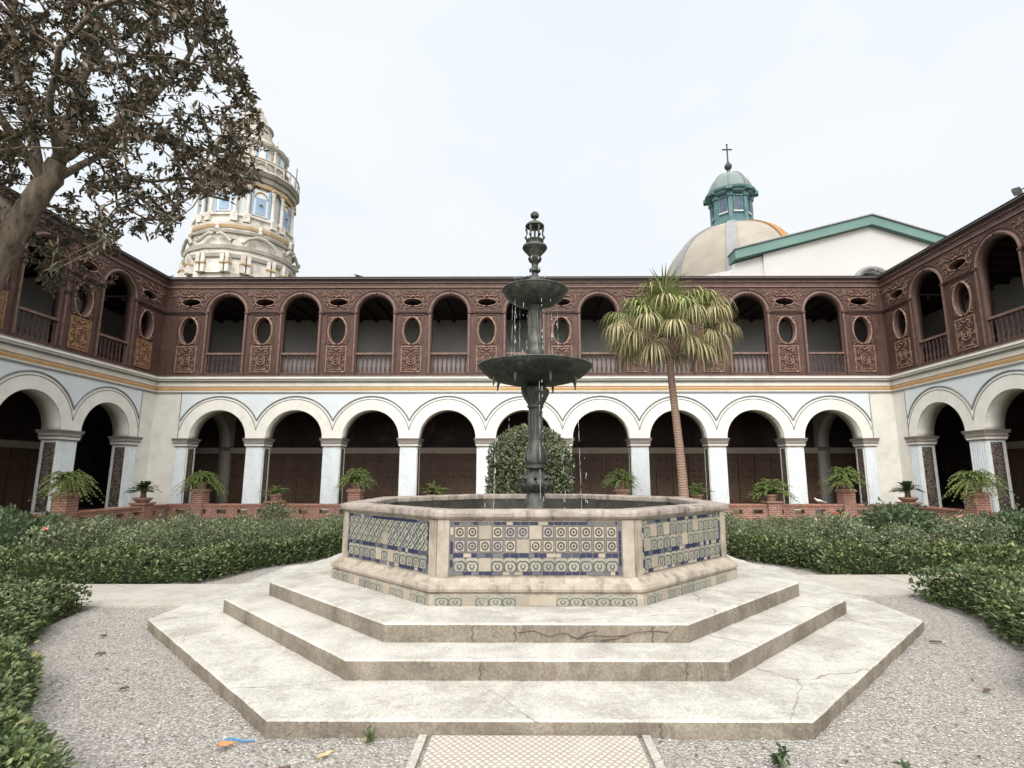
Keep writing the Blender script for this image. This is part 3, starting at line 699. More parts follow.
def baluster_mb(h):
    mb = MB(); p = [(.030, 0), (.030, .07), (.018, .09), (.026, .13), (.034, .19), (.030, .27), (.018, .36), (.015, .42), (.024, .45), (.015, .48), (.017, .56), (.028, .68), (.024, .76), (.016, .80), (.030, .82), (.030, .86)]
    mb.lathe([(r*1.15, z*h/.86) for r, z in p], 'wood', 8); return mb
BAL = None; CPM = {}; SPM = {}
def wing(name, label, origin, rz, kind, n, offs, L, carved):
    """kind 0: back wing, u from -L to L; kind +1/-1: side wing starting at the corner and running along +/-x"""
    global BAL
    root = thing(name, label, 'cloister wing', origin, rz)
    back = kind == 0; sg = kind if kind else 1
    if back: cs = [offs + (i-(n-1)/2)*S for i in range(n)]; ps = [offs + (i-n/2)*S for i in range(n+1)]
    else: cs = [sg*(offs + (i+.5)*S) for i in range(n)]; ps = [sg*(offs + i*S) for i in range(n+1)]
    def ext(p=0.0, e=0.0):    # strip that stands p in front of the wall plane (negative: behind it)
        if back: return (-(L+max(-p, 0)+e), L+max(-p, 0)+e)
        a, b = p, L; return (a, b) if sg > 0 else (-b, -a)
    def strip(mbx, p, d1, z0, z1, mat, e=0.0):
        a, b = ext(p, e); mbx.box(a, b, -p, d1, z0, z1, mat)
    lo, hi = ext(0)
    cs0, ps0 = cs, ps; DU = 0 if back else sg*.28
    # ---- lower arcade wall
    out = [(lo, ZS)]
    for c in sorted(cs):
        out += [(c-HR, ZS)] + [(c - HR*math.cos(PI*i/28), ZS + HR*math.sin(PI*i/28)) for i in range(1, 28)] + [(c+HR, ZS)]
    out += [(hi, ZS), (hi, 4.93), (lo, 4.93)]
    link('arcade_wall', plate_mesh('arcade_wall', out, [], 0, .62, 'lime_white'), root)
    sp_lo, sp_hi = min(ps[0], ps[-1])-.05, max(ps[0], ps[-1])+.05
    o2 = [(sp_lo, ZS)] + [q for q in out[1:-3]] + [(sp_hi, ZS), (sp_hi, 4.84), (sp_lo, 4.84)]
    link('spandrel_wall', plate_mesh('spandrel_wall', o2, [], -.012, -.006, 'pale_blue_wall'), root)
    for x in (sp_lo, sp_hi): m_ = MB(); m_.box(x-.014, x+.014, -.022, -.007, ZS, 4.84, 'grey_moulding'); m_.build('spandrel_border', root)
    # solid wall at the corners
    pr = .34
    if back: segs = [(-L, ps[0]-.10), (ps[-1]+.10, L)]
    else: segs = [tuple(sorted((0, ps[0]-sg*.10)))]
    for a, b in segs:
        m_ = MB(); m_.box(a, b, -.004, .62, 0, ZS, 'lime_white'); None
        # the strip of the flat wall beside the first arch stops at the first ring
        m_.build('corner_wall', root)
    # ---- archivolts and their mouldings
    RO = 1.60; RM = 1.675
    tv = math.acos(min(1, (S/2)/RO)); tm = math.acos(min(1, (S/2)/RM))
    if not back or 1:
        pass
    ring_out = [( (S/2-.002), ZS)] + [(RO*math.cos(t), ZS+RO*math.sin(t)) for t in [tv + (PI-2*tv)*i/30 for i in range(31)]] + [(-(S/2-.002), ZS)]
    ring_out[1] = (S/2-.002, ring_out[1][1]); ring_out[-2] = (-(S/2-.002), ring_out[-2][1])
    ring_in = [(-HR, ZS)] + [(HR*math.cos(t), ZS+HR*math.sin(t)) for t in [PI - PI*i/30 for i in range(1, 30)]] + [(HR, ZS)]
    me_r = plate_mesh('archivolt', ring_out + ring_in, [], -.03, .02, 'archivolt_cream')
    mo = MB()
    for R_, rad_ in ((RM, .030), (RO-.045, .020)):
        t0 = math.acos(min(1, (S/2)/R_))
        mo.tube([(R_*math.cos(t), -.024, ZS+R_*math.sin(t)) for t in [t0 + (PI-2*t0)*i/36 for i in range(37)]], rad_, 'grey_moulding', 6)
    # inner lip of the arch
    mo2 = mo.build('arch_moulding_source'); me_mo = mo2.data; bpy.data.objects.remove(mo2)
    for c in cs:
        a = link('archivolt', me_r, root); a.location = (c, 0, 0)
        b = link('arch_moulding', me_mo, a)
    # ---- piers
    pm = MB(); w = .335
    pm.box(-w, w, .004, .616, .28, 2.70, 'pier_white')
    for k in range(7):
        x = -w + .05 + k*(2*w-.1)/6; pm.box(x-.012, x+.012, -.010, .004, .42, 2.66, 'pier_white')
    pm.box(-w-.03, w+.03, -.03, .65, .26, .40, 'lime_white')
    src = pm.build('x'); me_p = src.data; bpy.data.objects.remove(src)
    pm = MB(); pm.box(-.10, w, .004, .616, .28, 2.70, 'pier_white')
    for k in range(4): pm.box(-.07+k*.12-.012, -.07+k*.12+.012, -.012, .004, .42, 2.66, 'pier_white')
    pm.box(-.13, w+.03, -.03, .65, .26, .40, 'lime_white')
    src = pm.build('x'); me_ph = src.data; bpy.data.objects.remove(src)
    cm = MB()
    for (e_, z0, z1, m) in ((.03, 2.70, 2.745, 'taupe'), (.05, 2.745, 2.82, 'archivolt_cream'), (.075, 2.82, 2.885, 'taupe'), (.055, 2.885, 2.93, 'archivolt_cream'), (.105, 2.93, 3.0, 'taupe'), (.125, 3.0, 3.04, 'taupe')):
        cm.box(-w-e_, w+e_, -e_, .62+e_, z0, z1, m)
    src = cm.build('x'); me_c = src.data; bpy.data.objects.remove(src)
    cm = MB()
    for (e_, z0, z1, m) in ((.03, 2.70, 2.745, 'taupe'), (.05, 2.745, 2.82, 'archivolt_cream'), (.075, 2.82, 2.885, 'taupe'), (.055, 2.885, 2.93, 'archivolt_cream'), (.105, 2.93, 3.0, 'taupe'), (.125, 3.0, 3.04, 'taupe')):
        cm.box(-.10-e_, w+e_, -e_, .62+e_, z0, z1, m)
    src = cm.build('x'); me_ch = src.data; bpy.data.objects.remove(src)
    jm = MB(); jm.box(0, .012, .12, .50, .45, 2.64, 'jamb_tile'); jm.box(0, .02, .075, .115, .42, 2.68, 'archivolt_cream'); jm.box(0, .02, .505, .545, .42, 2.68, 'archivolt_cream')
    src = jm.build('x'); me_j = src.data; bpy.data.objects.remove(src)
    for i, p in enumerate(ps):
        end_ = 1 if (i == 0) else (-1 if (i == n) else 0)
        o = link('pier', me_ph if end_ else me_p, root); o.location = (p, 0, 0)
        if end_: o.scale = (end_*sg, 1, 1)
        link('capital', me_ch if end_ else me_c, o)
        for s in (-1, 1):
            if (i == 0 and s*sg*(1 if not back else 1) < 0) or (i == n and back and s > 0): continue
            if end_ and s*sg != end_: continue
            s3 = 1 if end_ else s
            j = link('tile_strip', me_j, o); j.location = (s3*w, 0, 0); j.scale = (s3, 1, 1)
    # ---- string course, painted bands, cornice
    m_ = MB()
    for (p, z0, z1, m) in ((.045, 4.84, 4.90, 'grey_moulding'), (.02, 4.90, 4.965, 'lime_white'), (.035, 4.965, 5.055, 'ochre'), (.02, 5.055, 5.10, 'lime_white'), (.05, 5.10, 5.125, 'ochre'), (.03, 5.125, 5.30, 'lime_white'),
                           (.10, 5.30, 5.34, 'grey_moulding'), (.13, 5.34, 5.41, 'lime_white'), (.19, 5.41, 5.475, 'archivolt_cream'), (.16, 5.475, 5.53, 'taupe')):
        strip(m_, p, .1 if z0 > 4.93 else -.0005, z0, z1, m)
    m_.build('cornice', root)
    # ---- floors and ceilings
    m_ = MB(); strip(m_, 0, 4.9, 5.13, 5.50, 'dark_wood', 4.9 if back else 0) if False else None
    a, b = (-(L+4.2), L+4.2) if back else ext(0)
    m_ = MB(); m_.box(a, b, .10, 4.2, 4.935, 5.52, 'dark_wood'); m_.build('gallery_floor', root)
    m_ = MB(); m_.box(a, b, -.12, 4.2, -.02, .275, 'gallery_floor'); m_.build('walk_floor', root)
    m_ = MB(); m_.box(a, b, .62, 4.2, 9.10, 9.16, 'dark_wood')
    x = a + .4
    while x < b: m_.box(x-.06, x+.06, .66, 4.2, 8.96, 9.10, 'dark_wood'); x += .76
    m_.build('gallery_ceiling', root)
    m_ = MB(); x = a+.4
    while x < b: m_.box(x-.07, x+.07, .63, 4.19, 4.80, 4.934, 'dark_wood'); x += .76
    m_.build('ceiling_beams', root)
    # ---- outer walls
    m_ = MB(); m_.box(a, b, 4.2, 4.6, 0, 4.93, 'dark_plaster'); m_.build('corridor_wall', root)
    m_ = MB(); m_.box(a, b, 4.2, 4.6, 5.53, 9.5, 'gallery_wall'); m_.build('gallery_wall', root)
    if back:
        for s in (-1, 1):
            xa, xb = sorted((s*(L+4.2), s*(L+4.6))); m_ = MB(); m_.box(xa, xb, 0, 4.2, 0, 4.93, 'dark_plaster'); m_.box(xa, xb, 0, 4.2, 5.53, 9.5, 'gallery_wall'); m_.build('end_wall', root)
            # transverse arch between the corner of the court and the outer wall
            o_ = [(.62, .28), (.95, .28), (.95, 2.9)] + [(2.4-1.45*math.cos(PI*i/20), 2.9+1.45*math.sin(PI*i/20)) for i in range(1, 20)] + [(3.85, 2.9), (3.85, .28), (4.19, .28), (4.19, 4.8), (.62, 4.8)]
            me_t = plate_mesh('transverse_arch', o_, [], -.25, .25, 'inner_plaster')
            o = link('transverse_arch', me_t, root); o.rotation_euler = (0, 0, PI/2); o.location = (s*(L+.05)-s*.9, 0, 0)
            cp = MB(); cp.box(.58, .99, -.29, .29, 2.72, 2.9, 'taupe'); cp.box(3.81, 4.189, -.29, .29, 2.72, 2.9, 'taupe'); cp.build('capital', o)
    else:
        xa, xb = sorted((sg*L, sg*(L+.3))); m_ = MB(); m_.box(xa, xb, 0, 4.6, 0, 9.5, 'lime_white'); m_.build('end_wall', root)  # unseen wall closing the cut-off wing, added to keep daylight out
        for i in (1, 3):
            o_ = [(.62, .28), (.85, .28), (.85, 2.9)] + [(2.35-1.5*math.cos(PI*k/20), 2.9+1.5*math.sin(PI*k/20)) for k in range(1, 20)] + [(3.85, 2.9), (3.85, .28), (4.19, .28), (4.19, 4.8), (.62, 4.8)]
            o = link('transverse_arch', plate_mesh('transverse_arch', o_, [], -.2, .2, 'inner_plaster'), root); o.rotation_euler = (0, 0, PI/2); o.location = (ps[i+1 if i+1 <= n else n], 0, 0)
    # ---- wainscot of carved stalls on the corridor wall
    m_ = MB(); m_.box(a, b, 4.06, 4.2, .275, 2.52, 'stall_wood'); m_.build('stall_back', root)
    m_ = MB(); m_.box(a, b, 3.98, 4.2, 2.52, 2.60, 'stall_wood'); m_.box(a, b, 3.90, 4.2, 2.60, 2.70, 'stall_cornice'); m_.box(a, b, 3.84, 4.2, 2.70, 2.86, 'stall_cornice')
    m_.build('stall_cornice', root)
    pnl = MB()
    pnl.box(-.36, .36, 4.02, 4.06, .40, 1.25, 'stall_wood'); pnl.box(-.28, .28, 3.99, 4.02, .48, 1.17, 'stall_wood')
    pnl.box(-.36, .36, 4.02, 4.06, 1.34, 2.05, 'stall_wood'); pnl.box(-.36, .36, 4.02, 4.06, 2.13, 2.44, 'stall_wood')
    for s in (-1, 1):
        spiral(pnl, s*.15, 1.82, .11, 1.3, 4.0, .02, s, 0, 'stall_wood', 10); spiral(pnl, s*.15, 1.52, .11, 1.3, 4.0, .02, -s, 0, 'stall_wood', 10); spiral(pnl, s*.18, 2.28, .09, 1.2, 4.0, .02, s, 0, 'stall_wood', 10)
    pnl.box(.40, .48, 3.97, 4.06, .30, 2.50, 'stall_wood')
    src = pnl.build('x'); me_s = src.data; bpy.data.objects.remove(src)
    xx = [c + k*.87 for c in cs for k in (-1.31, -.44, .43, 1.30)]
    for x in xx[:100]:
        o = link('stall_panel', me_s, root); o.location = (x*1.0, 0, 0)
    # paintings above the stalls
    pt = MB(); pt.box(-1.15, 1.15, 4.14, 4.2, 3.0, 4.7, 'dark_wood'); pt.box(-1.05, 1.05, 4.12, 4.14, 3.1, 4.6, 'dark_plaster')
    src = pt.build('x'); me_pt = src.data; bpy.data.objects.remove(src)
    for c in cs: o = link('wall_painting', me_pt, root); o.location = (c, 0, 0)
    # ---- upper wooden loggia
    D0 = -.08; OR = .735; UZ = 8.17; cs = [c+DU for c in cs0]; ps = [p+DU for p in ps0]
    a, b = ext(-D0)
    z0, z1 = 5.53, 9.22
    holes = []
    for c in cs:
        holes.append([(c-OR, 5.60), (c+OR, 5.60), (c+OR, UZ)] + [(c+OR*math.cos(t), UZ+OR*.98*math.sin(t)) for t in [PI*i/22 for i in range(1, 22)]] + [(c-OR, UZ)])
    for p in ps:
        holes.append(ellipse(p, 7.40, .335, .54)); holes.append(ellipse(p, 8.60, .37, .14))
    if not back: pass
    # in slices, one per bay, so that the fill of each plate stays clean
    cuts = sorted(set([a] + [c for c in cs] + [b])) if False else None
    link('loggia_wall', plate_mesh('loggia_wall', [(a, z0), (b, z0), (b, z1), (a, z1)], holes, D0, D0+.30, 'wood'), root)
    # arch frames
    fr = MB()
    arcpts = [(OR+.075)*1.0]
    q = [(-(OR+.07), D0-.02, UZ)] + [(-(OR+.07)*math.cos(PI*i/24), D0-.02, UZ+(OR+.07)*math.sin(PI*i/24)) for i in range(1, 24)] + [((OR+.07), D0-.02, UZ)]
    fr.tube(q, .055, 'wood_pale', 6)
    q = [(x*1.17, y+.01, UZ+(z-UZ)*1.17) for x, y, z in q]; fr.tube(q, .022, 'wood', 5)
    for s in (-1, 1):
        fr.box(*sorted((s*(OR+.01), s*(OR+.12))), D0-.055, D0+.001, 5.56, 8.12, 'wood'); fr.box(*sorted((s*(OR+.035), s*(OR+.095))), D0-.075, D0-.05, 5.62, 8.08, 'wood_pale')
        fr.box(*sorted((s*(OR-.0), s*(OR+.17))), D0-.085, D0+.001, 8.12, 8.20, 'wood')
        fr.box(*sorted((s*(OR-.01), s*(OR+.15))), D0-.075, D0+.001, 5.535, 5.64, 'wood')
    src = fr.build('x', smooth=True); me_f = src.data; bpy.data.objects.remove(src)
    for c in cs: o = link('arch_frame', me_f, root); o.location = (c, 0, 0)
    # balustrades
    if BAL is None:
        s2 = baluster_mb(.80).build('x', smooth=True); BAL = s2.data; bpy.data.objects.remove(s2)
    hm = MB(); hm.box(-OR+.004, OR-.004, D0+.02, D0+.15, 6.42, 6.50, 'wood_pale')
    src = hm.build('x'); me_h = src.data; bpy.data.objects.remove(src)
    hm = MB(); hm.box(-OR+.004, OR-.004, D0+.03, D0+.14, 5.602, 5.66, 'wood'); src = hm.build('x'); me_h2 = src.data; bpy.data.objects.remove(src)
    for ci, c in enumerate(cs):
        o = link('balustrade', me_h2, root); o.location = (c, 0, 0); link('handrail', me_h, o)
        for k in range(8):
            d = link('baluster', BAL, o); d.location = (-OR + .09 + k*(2*OR-.18)/7, D0+.085, 5.64)
        if back and 0 < ci < n-1:
            bb = MB(); bb.box(-OR+.01, OR-.01, D0+.20, D0+.22, 5.60, 6.43, 'gallery_board'); bb.build('backboard', o)
    # carved panels, oval frames, spandrels
    for m in (carved,):
        if m not in CPM:
            s2 = carved_panel_mb(m, 1).build('x', smooth=True); CPM[m] = s2.data; bpy.data.objects.remove(s2)
            s2 = spandrel_mb('carved_wood').build('x', smooth=True); SPM[m] = s2.data; bpy.data.objects.remove(s2)
    ov = MB(); ov.tube([(x, D0-.015, z) for x, z in ellipse(0, 7.40, .37, .58, 30)+[(.37, 7.40)]], .038, 'carved_wood', 6, caps=False)
    ov.tube([(x, D0+.12, z) for x, z in ellipse(0, 7.40, .335, .54, 30)+[(.335, 7.40)]], .03, 'wood', 6, caps=False)
    for s in (-1, 1):
        for zz, q_ in ((7.96, 1), (6.86, -1)):
            ov.tube([(s*.14, D0-.02, zz+.02*q_), (s*.25, D0-.03, zz-.03*q_), (s*.37, D0-.02, zz+.02*q_)], [.012, .028, .012], 'carved_wood', 5)
            spiral(ov, s*.37, zz-.10*q_, .06, 1.1, D0-.015, .018, s, PI/2, 'carved_wood', 8)
        ov.box(*sorted((s*.44, s*.475)), D0-.03, D0+.001, 6.86, 8.06, 'wood')
    ov.box(-.475, .475, D0-.03, D0+.001, 8.06, 8.09, 'wood')
    src = ov.build('x', smooth=True); me_o = src.data; bpy.data.objects.remove(src)
    for i, p in enumerate(ps):
        o = link('carved_panel', CPM[carved], root); o.location = (p, D0, 5.68); o.scale = (1.16, 1, 1.08)
        link('oval_frame', me_o, root).location = (p, 0, 0)
        link('spandrel_carving', SPM[carved], root).location = (p, D0, 8.60)
    # ledges, entablature and eave
    m_ = MB()
    for i, p in enumerate(ps):
        e0, e1 = p-(S/2-OR-.17), p+(S/2-OR-.17)
        if i == 0 and not back: e0, e1 = (e0, e1)
        if back and i == 0: e0 = a+.0
        if back and i == n: e1 = b-.0
        if not back and i == 0:
            if sg > 0: e0 = -D0+.065
            else: e1 = D0-.065
        m_ = MB(); m_.box(e0, e1, D0-.06, D0+.001, 8.125, 8.166, 'wood'); m_.box(e0, e1, D0-.085, D0+.001, 8.165, 8.195, 'dark_wood')
        m_.build('ledge', root)
    def st2(mbx, p, z0, z1, mat):     # strips carried by the loggia wall: p is the stand-off from the wall plane of the arcade
        a_, b_ = ext(p); mbx.box(a_, b_, -p, D0+.30, z0, z1, mat)
    m_ = MB()
    for (p, z0, z1, m) in ((.13, 9.22, 9.27, 'wood_pale'), (.10, 9.27, 9.42, 'wood'), (.15, 9.42, 9.46, 'wood_pale')):
        st2(m_, p, z0, z1, m)
    m_.build('entablature', root)
    m_ = MB()
    for (p, z0, z1, m) in ((.17, 9.46, 9.52, 'dark_wood'), (.20, 9.52, 9.57, 'dark_wood'), (.25, 9.57, 9.62, 'eave_metal'), (.27, 9.62, 9.645, 'dark_wood')):
        st2(m_, p, z0, z1, m)
    m_.build('eave', root)
    a, b = (-(L+4.6), L+4.6) if back else ext(0)
    m_ = MB(); m_.box(a, b, D0+.30, 4.6, 9.50, 9.635, 'roof_mud'); m_.build('roof', root)
    return root
XL, XR = -15.0, 14.53; XC = (XL+XR)/2; HW = (XR-XL)/2; YB = 13.82
wing('cloister_wing', 'white arcade under a carved brown wooden gallery across the far side of the court', (XC, YB, 0), 0, 0, 9, -.175-XC, HW, 'carved_wood')
wing('cloister_wing', 'side wing with golden carved gallery panels beside the big tree', (XL, YB, 0), PI/2, -1, 4, .80, .80+4*S+.9, 'golden_wood')
wing('cloister_wing', 'side wing with plain brown gallery panels below the floodlight', (XR, YB, 0), -PI/2, 1, 4, .72, .72+4*S+.9, 'carved_wood')

# ================================================================== BACKGROUND: BELL TOWER
TW = thing('bell_tower', 'ornate cream bell tower with blue panels rising behind the gallery roof', 'bell tower', (-22.0, 32, 0)); TW.scale = (.90, .90, 1)
def lath(name, prof, mat, n=16, parent=TW, ph=.5, smooth=False, mb=None):
    m_ = mb or MB(); m_.lathe(prof, mat, n, phase=ph)
    return m_.build(name, parent, smooth=smooth) if mb is None else None
lath('base', [(4.15, 0), (4.15, 15.6)], 'tower_cream', 8)
m_ = MB()
for (r0, r1, za, zb, mt_) in ((4.15, 4.15, 15.6, 16.7, 'tower_cream'), (4.32, 4.42, 16.7, 16.95, 'tower_dark_stone'), (4.12, 4.12, 16.95, 17.35, 'tower_cream'), (4.28, 4.36, 17.35, 17.6, 'tower_dark_stone'),
                         (3.95, 3.95, 17.6, 18.6, 'tower_cream'), (4.15, 4.22, 18.6, 18.78, 'tower_dark_stone'), (3.9, 3.9, 18.78, 19.05, 'tower_cream'), (4.0, 4.05, 19.05, 19.25, 'tower_ochre')):
    m_.lathe([(r0, za), (r1, zb)], mt_, 16, phase=.5)
m_.build('lower_tier', TW)
# pilasters and scroll pediments of the lower tier
def radial(name, k, n, build):
    m2 = MB(); build(m2); o = m2.build(name, TW, smooth=True); o.rotation_euler = (0, 0, 2*PI*(k)/n); return o
for k in range(8):
    def f(m2):
        for x in (-1.15, -.75, .75, 1.15):
            m2.box(x-.14, x+.14, -4.32, -3.9, 15.6, 17.0, 'tower_cream'); m2.box(x-.17, x+.17, -4.40, -3.9, 16.2, 16.32, 'tower_ochre')
        if k % 2 == 0:
            for q in (-1, 1):
                m2.tube([(q*x, -4.25, z) for x, z in ((.15, 18.35), (.45, 18.42), (.8, 18.25), (1.1, 17.95), (1.35, 17.8), (1.5, 17.95), (1.35, 18.1))], .13, 'tower_dark_stone', 6)
        else:
            m2.tube([(x, -4.2, z) for x, z in ((-1.3, 17.75), (-.9, 18.2), (-.3, 18.45), (.3, 18.45), (.9, 18.2), (1.3, 17.75))], .13, 'tower_dark_stone', 6)
        m2.lathe([(.05, 0), (.2, .15), (.12, .4), (.16, .5), (.02, .8)], 'tower_cream', 8, (0, -4.0, 18.7))
    radial('pediment', k/1.0, 8, f)
# middle tier with blue panels and white columns
lath('middle_tier', [(3.05, 19.2), (3.05, 23.2)], 'tower_pale', 16)
lath('middle_sill', [(3.55, 19.25), (3.62, 19.5), (3.45, 19.6), (3.45, 20.0), (3.6, 20.05), (3.6, 20.2)], 'tower_cream', 16)
for k in range(8):
    def f(m2):
        m2.box(-.62, .62, -3.16, -2.9, 20.5, 22.5, 'tower_pale'); m2.tube([(x, -3.18, z) for x, z in arc(0, 21.9, .45, .45, 0, PI, 12)], .06, 'tower_ochre', 5)
        m2.box(-.36, .36, -3.20, -3.1, 20.6, 21.9, 'tower_blue'); m2.lathe([(.0, 0), (.16, .02), (.16, .06), (0, .08)], 'tower_ochre', 10, (0, -3.22, 21.3))
        m2.box(-.70, -.52, -3.2, -3.0, 20.3, 22.6, 'tower_blue'); m2.box(.52, .70, -3.2, -3.0, 20.3, 22.6, 'tower_blue')
    radial('blue_panel', k, 8, f)
    def f2(m2):
        for x in (-.42, .42):
            m2.lathe([(.2, 0), (.2, .15), (.14, .2), (.13, 1.2), (.12, 2.1), (.17, 2.2), (.2, 2.35)], 'tower_cream', 10, (x, -3.33, 20.25))
            m2.box(x-.24, x+.24, -3.62, -3.0, 19.6, 20.22, 'tower_cream'); m2.box(x-.22, x+.22, -3.6, -3.0, 22.6, 22.75, 'tower_ochre')
    radial('column', k+.5, 8, f2)
m_ = MB()
for (r0, r1, za, zb, mt_) in ((3.35, 3.4, 22.72, 22.9, 'tower_ochre'), (3.3, 3.3, 22.9, 23.1, 'tower_cream'), (3.5, 3.62, 23.1, 23.3, 'tower_dark_stone'), (3.3, 3.35, 23.3, 23.55, 'tower_cream'), (3.6, 3.85, 23.55, 23.8, 'tower_dark_stone'),
                         (3.85, 3.85, 23.8, 23.9, 'tower_cream')):
    m_.lathe([(r0, za), (r1, zb)], mt_, 16, phase=.5)
m_.build('balcony', TW)
m_ = MB()
for k in range(32):
    a = 2*PI*k/32; m_.lathe([(.07, 0), (.04, .2), (.09, .45), (.05, .8)], 'tower_dark_stone', 6, (3.7*math.cos(a), 3.7*math.sin(a), 23.9))
m_.tube([(3.7*math.cos(2*PI*k/32), 3.7*math.sin(2*PI*k/32), 24.75) for k in range(33)], .06, 'tower_dark_stone', 5)
m_.build('balustrade', TW)
lath('upper_tier', [(2.75, 23.9), (2.75, 25.0), (2.95, 25.05), (2.95, 25.2), (2.5, 25.25), (2.45, 26.5), (2.75, 26.6), (2.85, 26.75), (2.7, 26.85), (2.5, 26.9)], 'tower_cream', 16)
for k in range(8):
    def f(m2):
        m2.box(-.42, .42, -2.52, -2.3, 25.4, 26.35, 'tower_blue'); m2.box(-.25, .25, -2.56, -2.5, 25.45, 26.3, 'tower_pale')
        m2.tube([(x, -2.75, z) for x, z in ((-.9, 24.1), (-.5, 24.75), (0, 24.95), (.5, 24.75), (.9, 24.1))], .12, 'tower_dark_stone', 6)
    radial('blue_panel', k, 8, f)
    def f2(m2): m2.lathe([(.13, 0), (.09, .1), (.09, 1.1), (.14, 1.2)], 'tower_cream', 8, (0, -2.62, 25.2)); m2.lathe([(.05, 0), (.14, .1), (.06, .35), (.1, .45), (.01, .7)], 'tower_cream', 8, (0, -2.72, 26.8))
    radial('column', k+.5, 8, f2)
lath('cap', [(2.45, 26.9), (2.2, 27.2), (1.75, 27.6), (1.7, 27.9), (1.5, 28.0), (1.35, 28.9), (1.5, 29.0), (1.45, 29.15), (1.1, 29.5), (.85, 30.1), (.7, 30.3), (.6, 30.7), (.3, 31.0), (.05, 31.1)], 'tower_dark_stone', 16)
m_ = MB()
for a in (-.35, .1): m_.tube([(3.6*math.sin(a+1.6), -3.6*math.cos(a+1.6), 23.9), (3.6*math.sin(a+1.6), -3.6*math.cos(a+1.6), 25.9)], .035, 'iron_black', 5)
m_.build('flag_rod', TW)

for c_ in kids(TW):
    if c_.name.split('.')[0] in ('middle_tier', 'middle_sill', 'blue_panel', 'column', 'balcony', 'balustrade', 'upper_tier', 'flag_rod', 'cap'): c_.scale = (1.09, 1.09, 1)
# ================================================================== CHURCH WITH DOME AND GABLED NAVE
CH = thing('domed_church', 'church dome with ribs and a teal lantern topped by a small cross', 'church', (18.3, 38, 0))
def sph(R, cz, sz, t0, t1, n): return [(R*math.cos(t0+(t1-t0)*i/n), cz + sz*R*math.sin(t0+(t1-t0)*i/n)) for i in range(n+1)]
m_ = MB(); m_.lathe(sph(6.35, 17, 1.0, 0, 1.32, 22), 'dome_cream', 64); m_.build('dome', CH, smooth=True)
m_ = MB(); m_.lathe([(6.6, 0), (6.6, 16.6), (6.85, 16.7), (6.85, 16.95), (6.5, 17.05)], 'church_white', 48); m_.build('drum', CH, smooth=True)
for k in range(8):
    a = 2*PI*k/8 - .40; m2 = MB()
    mt_ = 'dome_orange' if k == 7 else 'dome_grey'
    vs = []; fs = []
    for i in range(23):
        t = 1.32*i/22
        for w, rr in ((-.5, 6.36), (-.5, 6.47), (.5, 6.47), (.5, 6.36)):
            ww = w*(1-.45*i/22); r = rr*math.cos(t); z = 17 + rr*math.sin(t)
            vs.append((r*math.cos(a)-ww*math.sin(a), r*math.sin(a)+ww*math.cos(a), z))
    for i in range(22):
        for q in range(4): fs.append((i*4+q, i*4+(q+1) % 4, (i+1)*4+(q+1) % 4, (i+1)*4+q))
    m2.add(vs, fs, mt_); m2.build('rib', CH, smooth=True)
LN = MB()
LN.lathe([(1.95, 23.0), (1.95, 23.5), (1.7, 23.55), (1.62, 23.7), (1.62, 25.9), (1.75, 26.0)], 'lantern_teal', 8, phase=.5)
lo_ = LN.build('lantern', CH)
m_ = MB(); m_.lathe([(1.8, 25.9), (1.95, 26.02), (1.95, 26.15), (2.15, 26.25), (2.2, 26.42), (1.95, 26.5)], 'lantern_teal', 24); m_.build('lantern_cornice', CH, smooth=True)
for k in range(8):
    a = 2*PI*(k+.5)/8 + PI/8*0
    an = 2*PI*k/8
    m2 = MB(); R = Matrix.Rotation(an, 4, 'Z')
    m2.box(-.30, .30, -1.54, -1.49, 24.35, 25.6, 'window_glass', R); 
    for s in (-1, 1): m2.box(*sorted((s*.30, s*.40)), -1.60, -1.48, 24.2, 25.7, 'lantern_teal', R)
    m2.box(-.42, .42, -1.64, -1.48, 24.15, 24.28, 'church_white', R); m2.box(-.42, .42, -1.62, -1.48, 25.65, 25.78, 'lantern_teal', R)
    o = m2.build('window', lo_)
    m3 = MB(); R = Matrix.Rotation(an + PI/8, 4, 'Z')
    m3.box(-.17, .17, -1.80, -1.55, 23.5, 25.95, 'lantern_teal', R); m3.box(-.24, .24, -1.9, -1.55, 25.6, 25.9, 'lantern_teal', R); m3.box(-.28, .28, -2.32, -1.6, 26.05, 26.35, 'lantern_teal', R)
    m3.build('pilaster', lo_)
m_ = MB(); m_.lathe(sph(1.85, 26.45, 1.15, 0, 1.5, 12), 'cupola_grey', 24)
for k in range(8):
    a = 2*PI*(k+.5)/8; m_.tube([(r*1.01*math.cos(a), r*1.01*math.sin(a), z) for r, z in sph(1.87, 26.45, 1.15, 0, 1.5, 8)], .05, 'cupola_grey', 5)
m_.lathe([(.3, 28.5), (.14, 28.7), (.13, 28.95), (.3, 29.15), (.34, 29.35), (.2, 29.6), (.1, 29.7), (.06, 30.0)], 'iron_black', 12); m_.build('cupola', CH, smooth=True)
m_ = MB(); m_.tube([(0, 0, 29.9), (0, 0, 31.5)], .065, 'iron_black', 6); m_.tube([(-.36, 0, 31.0), (.36, 0, 31.0)], .065, 'iron_black', 6)
for (x, z) in ((-.36, 31.0), (.36, 31.0), (0, 31.5)): m_.lathe([(.01, -.1), (.1, 0), (.01, .1)], 'iron_black', 8, (x, 0, z))
m_.build('cross', CH)

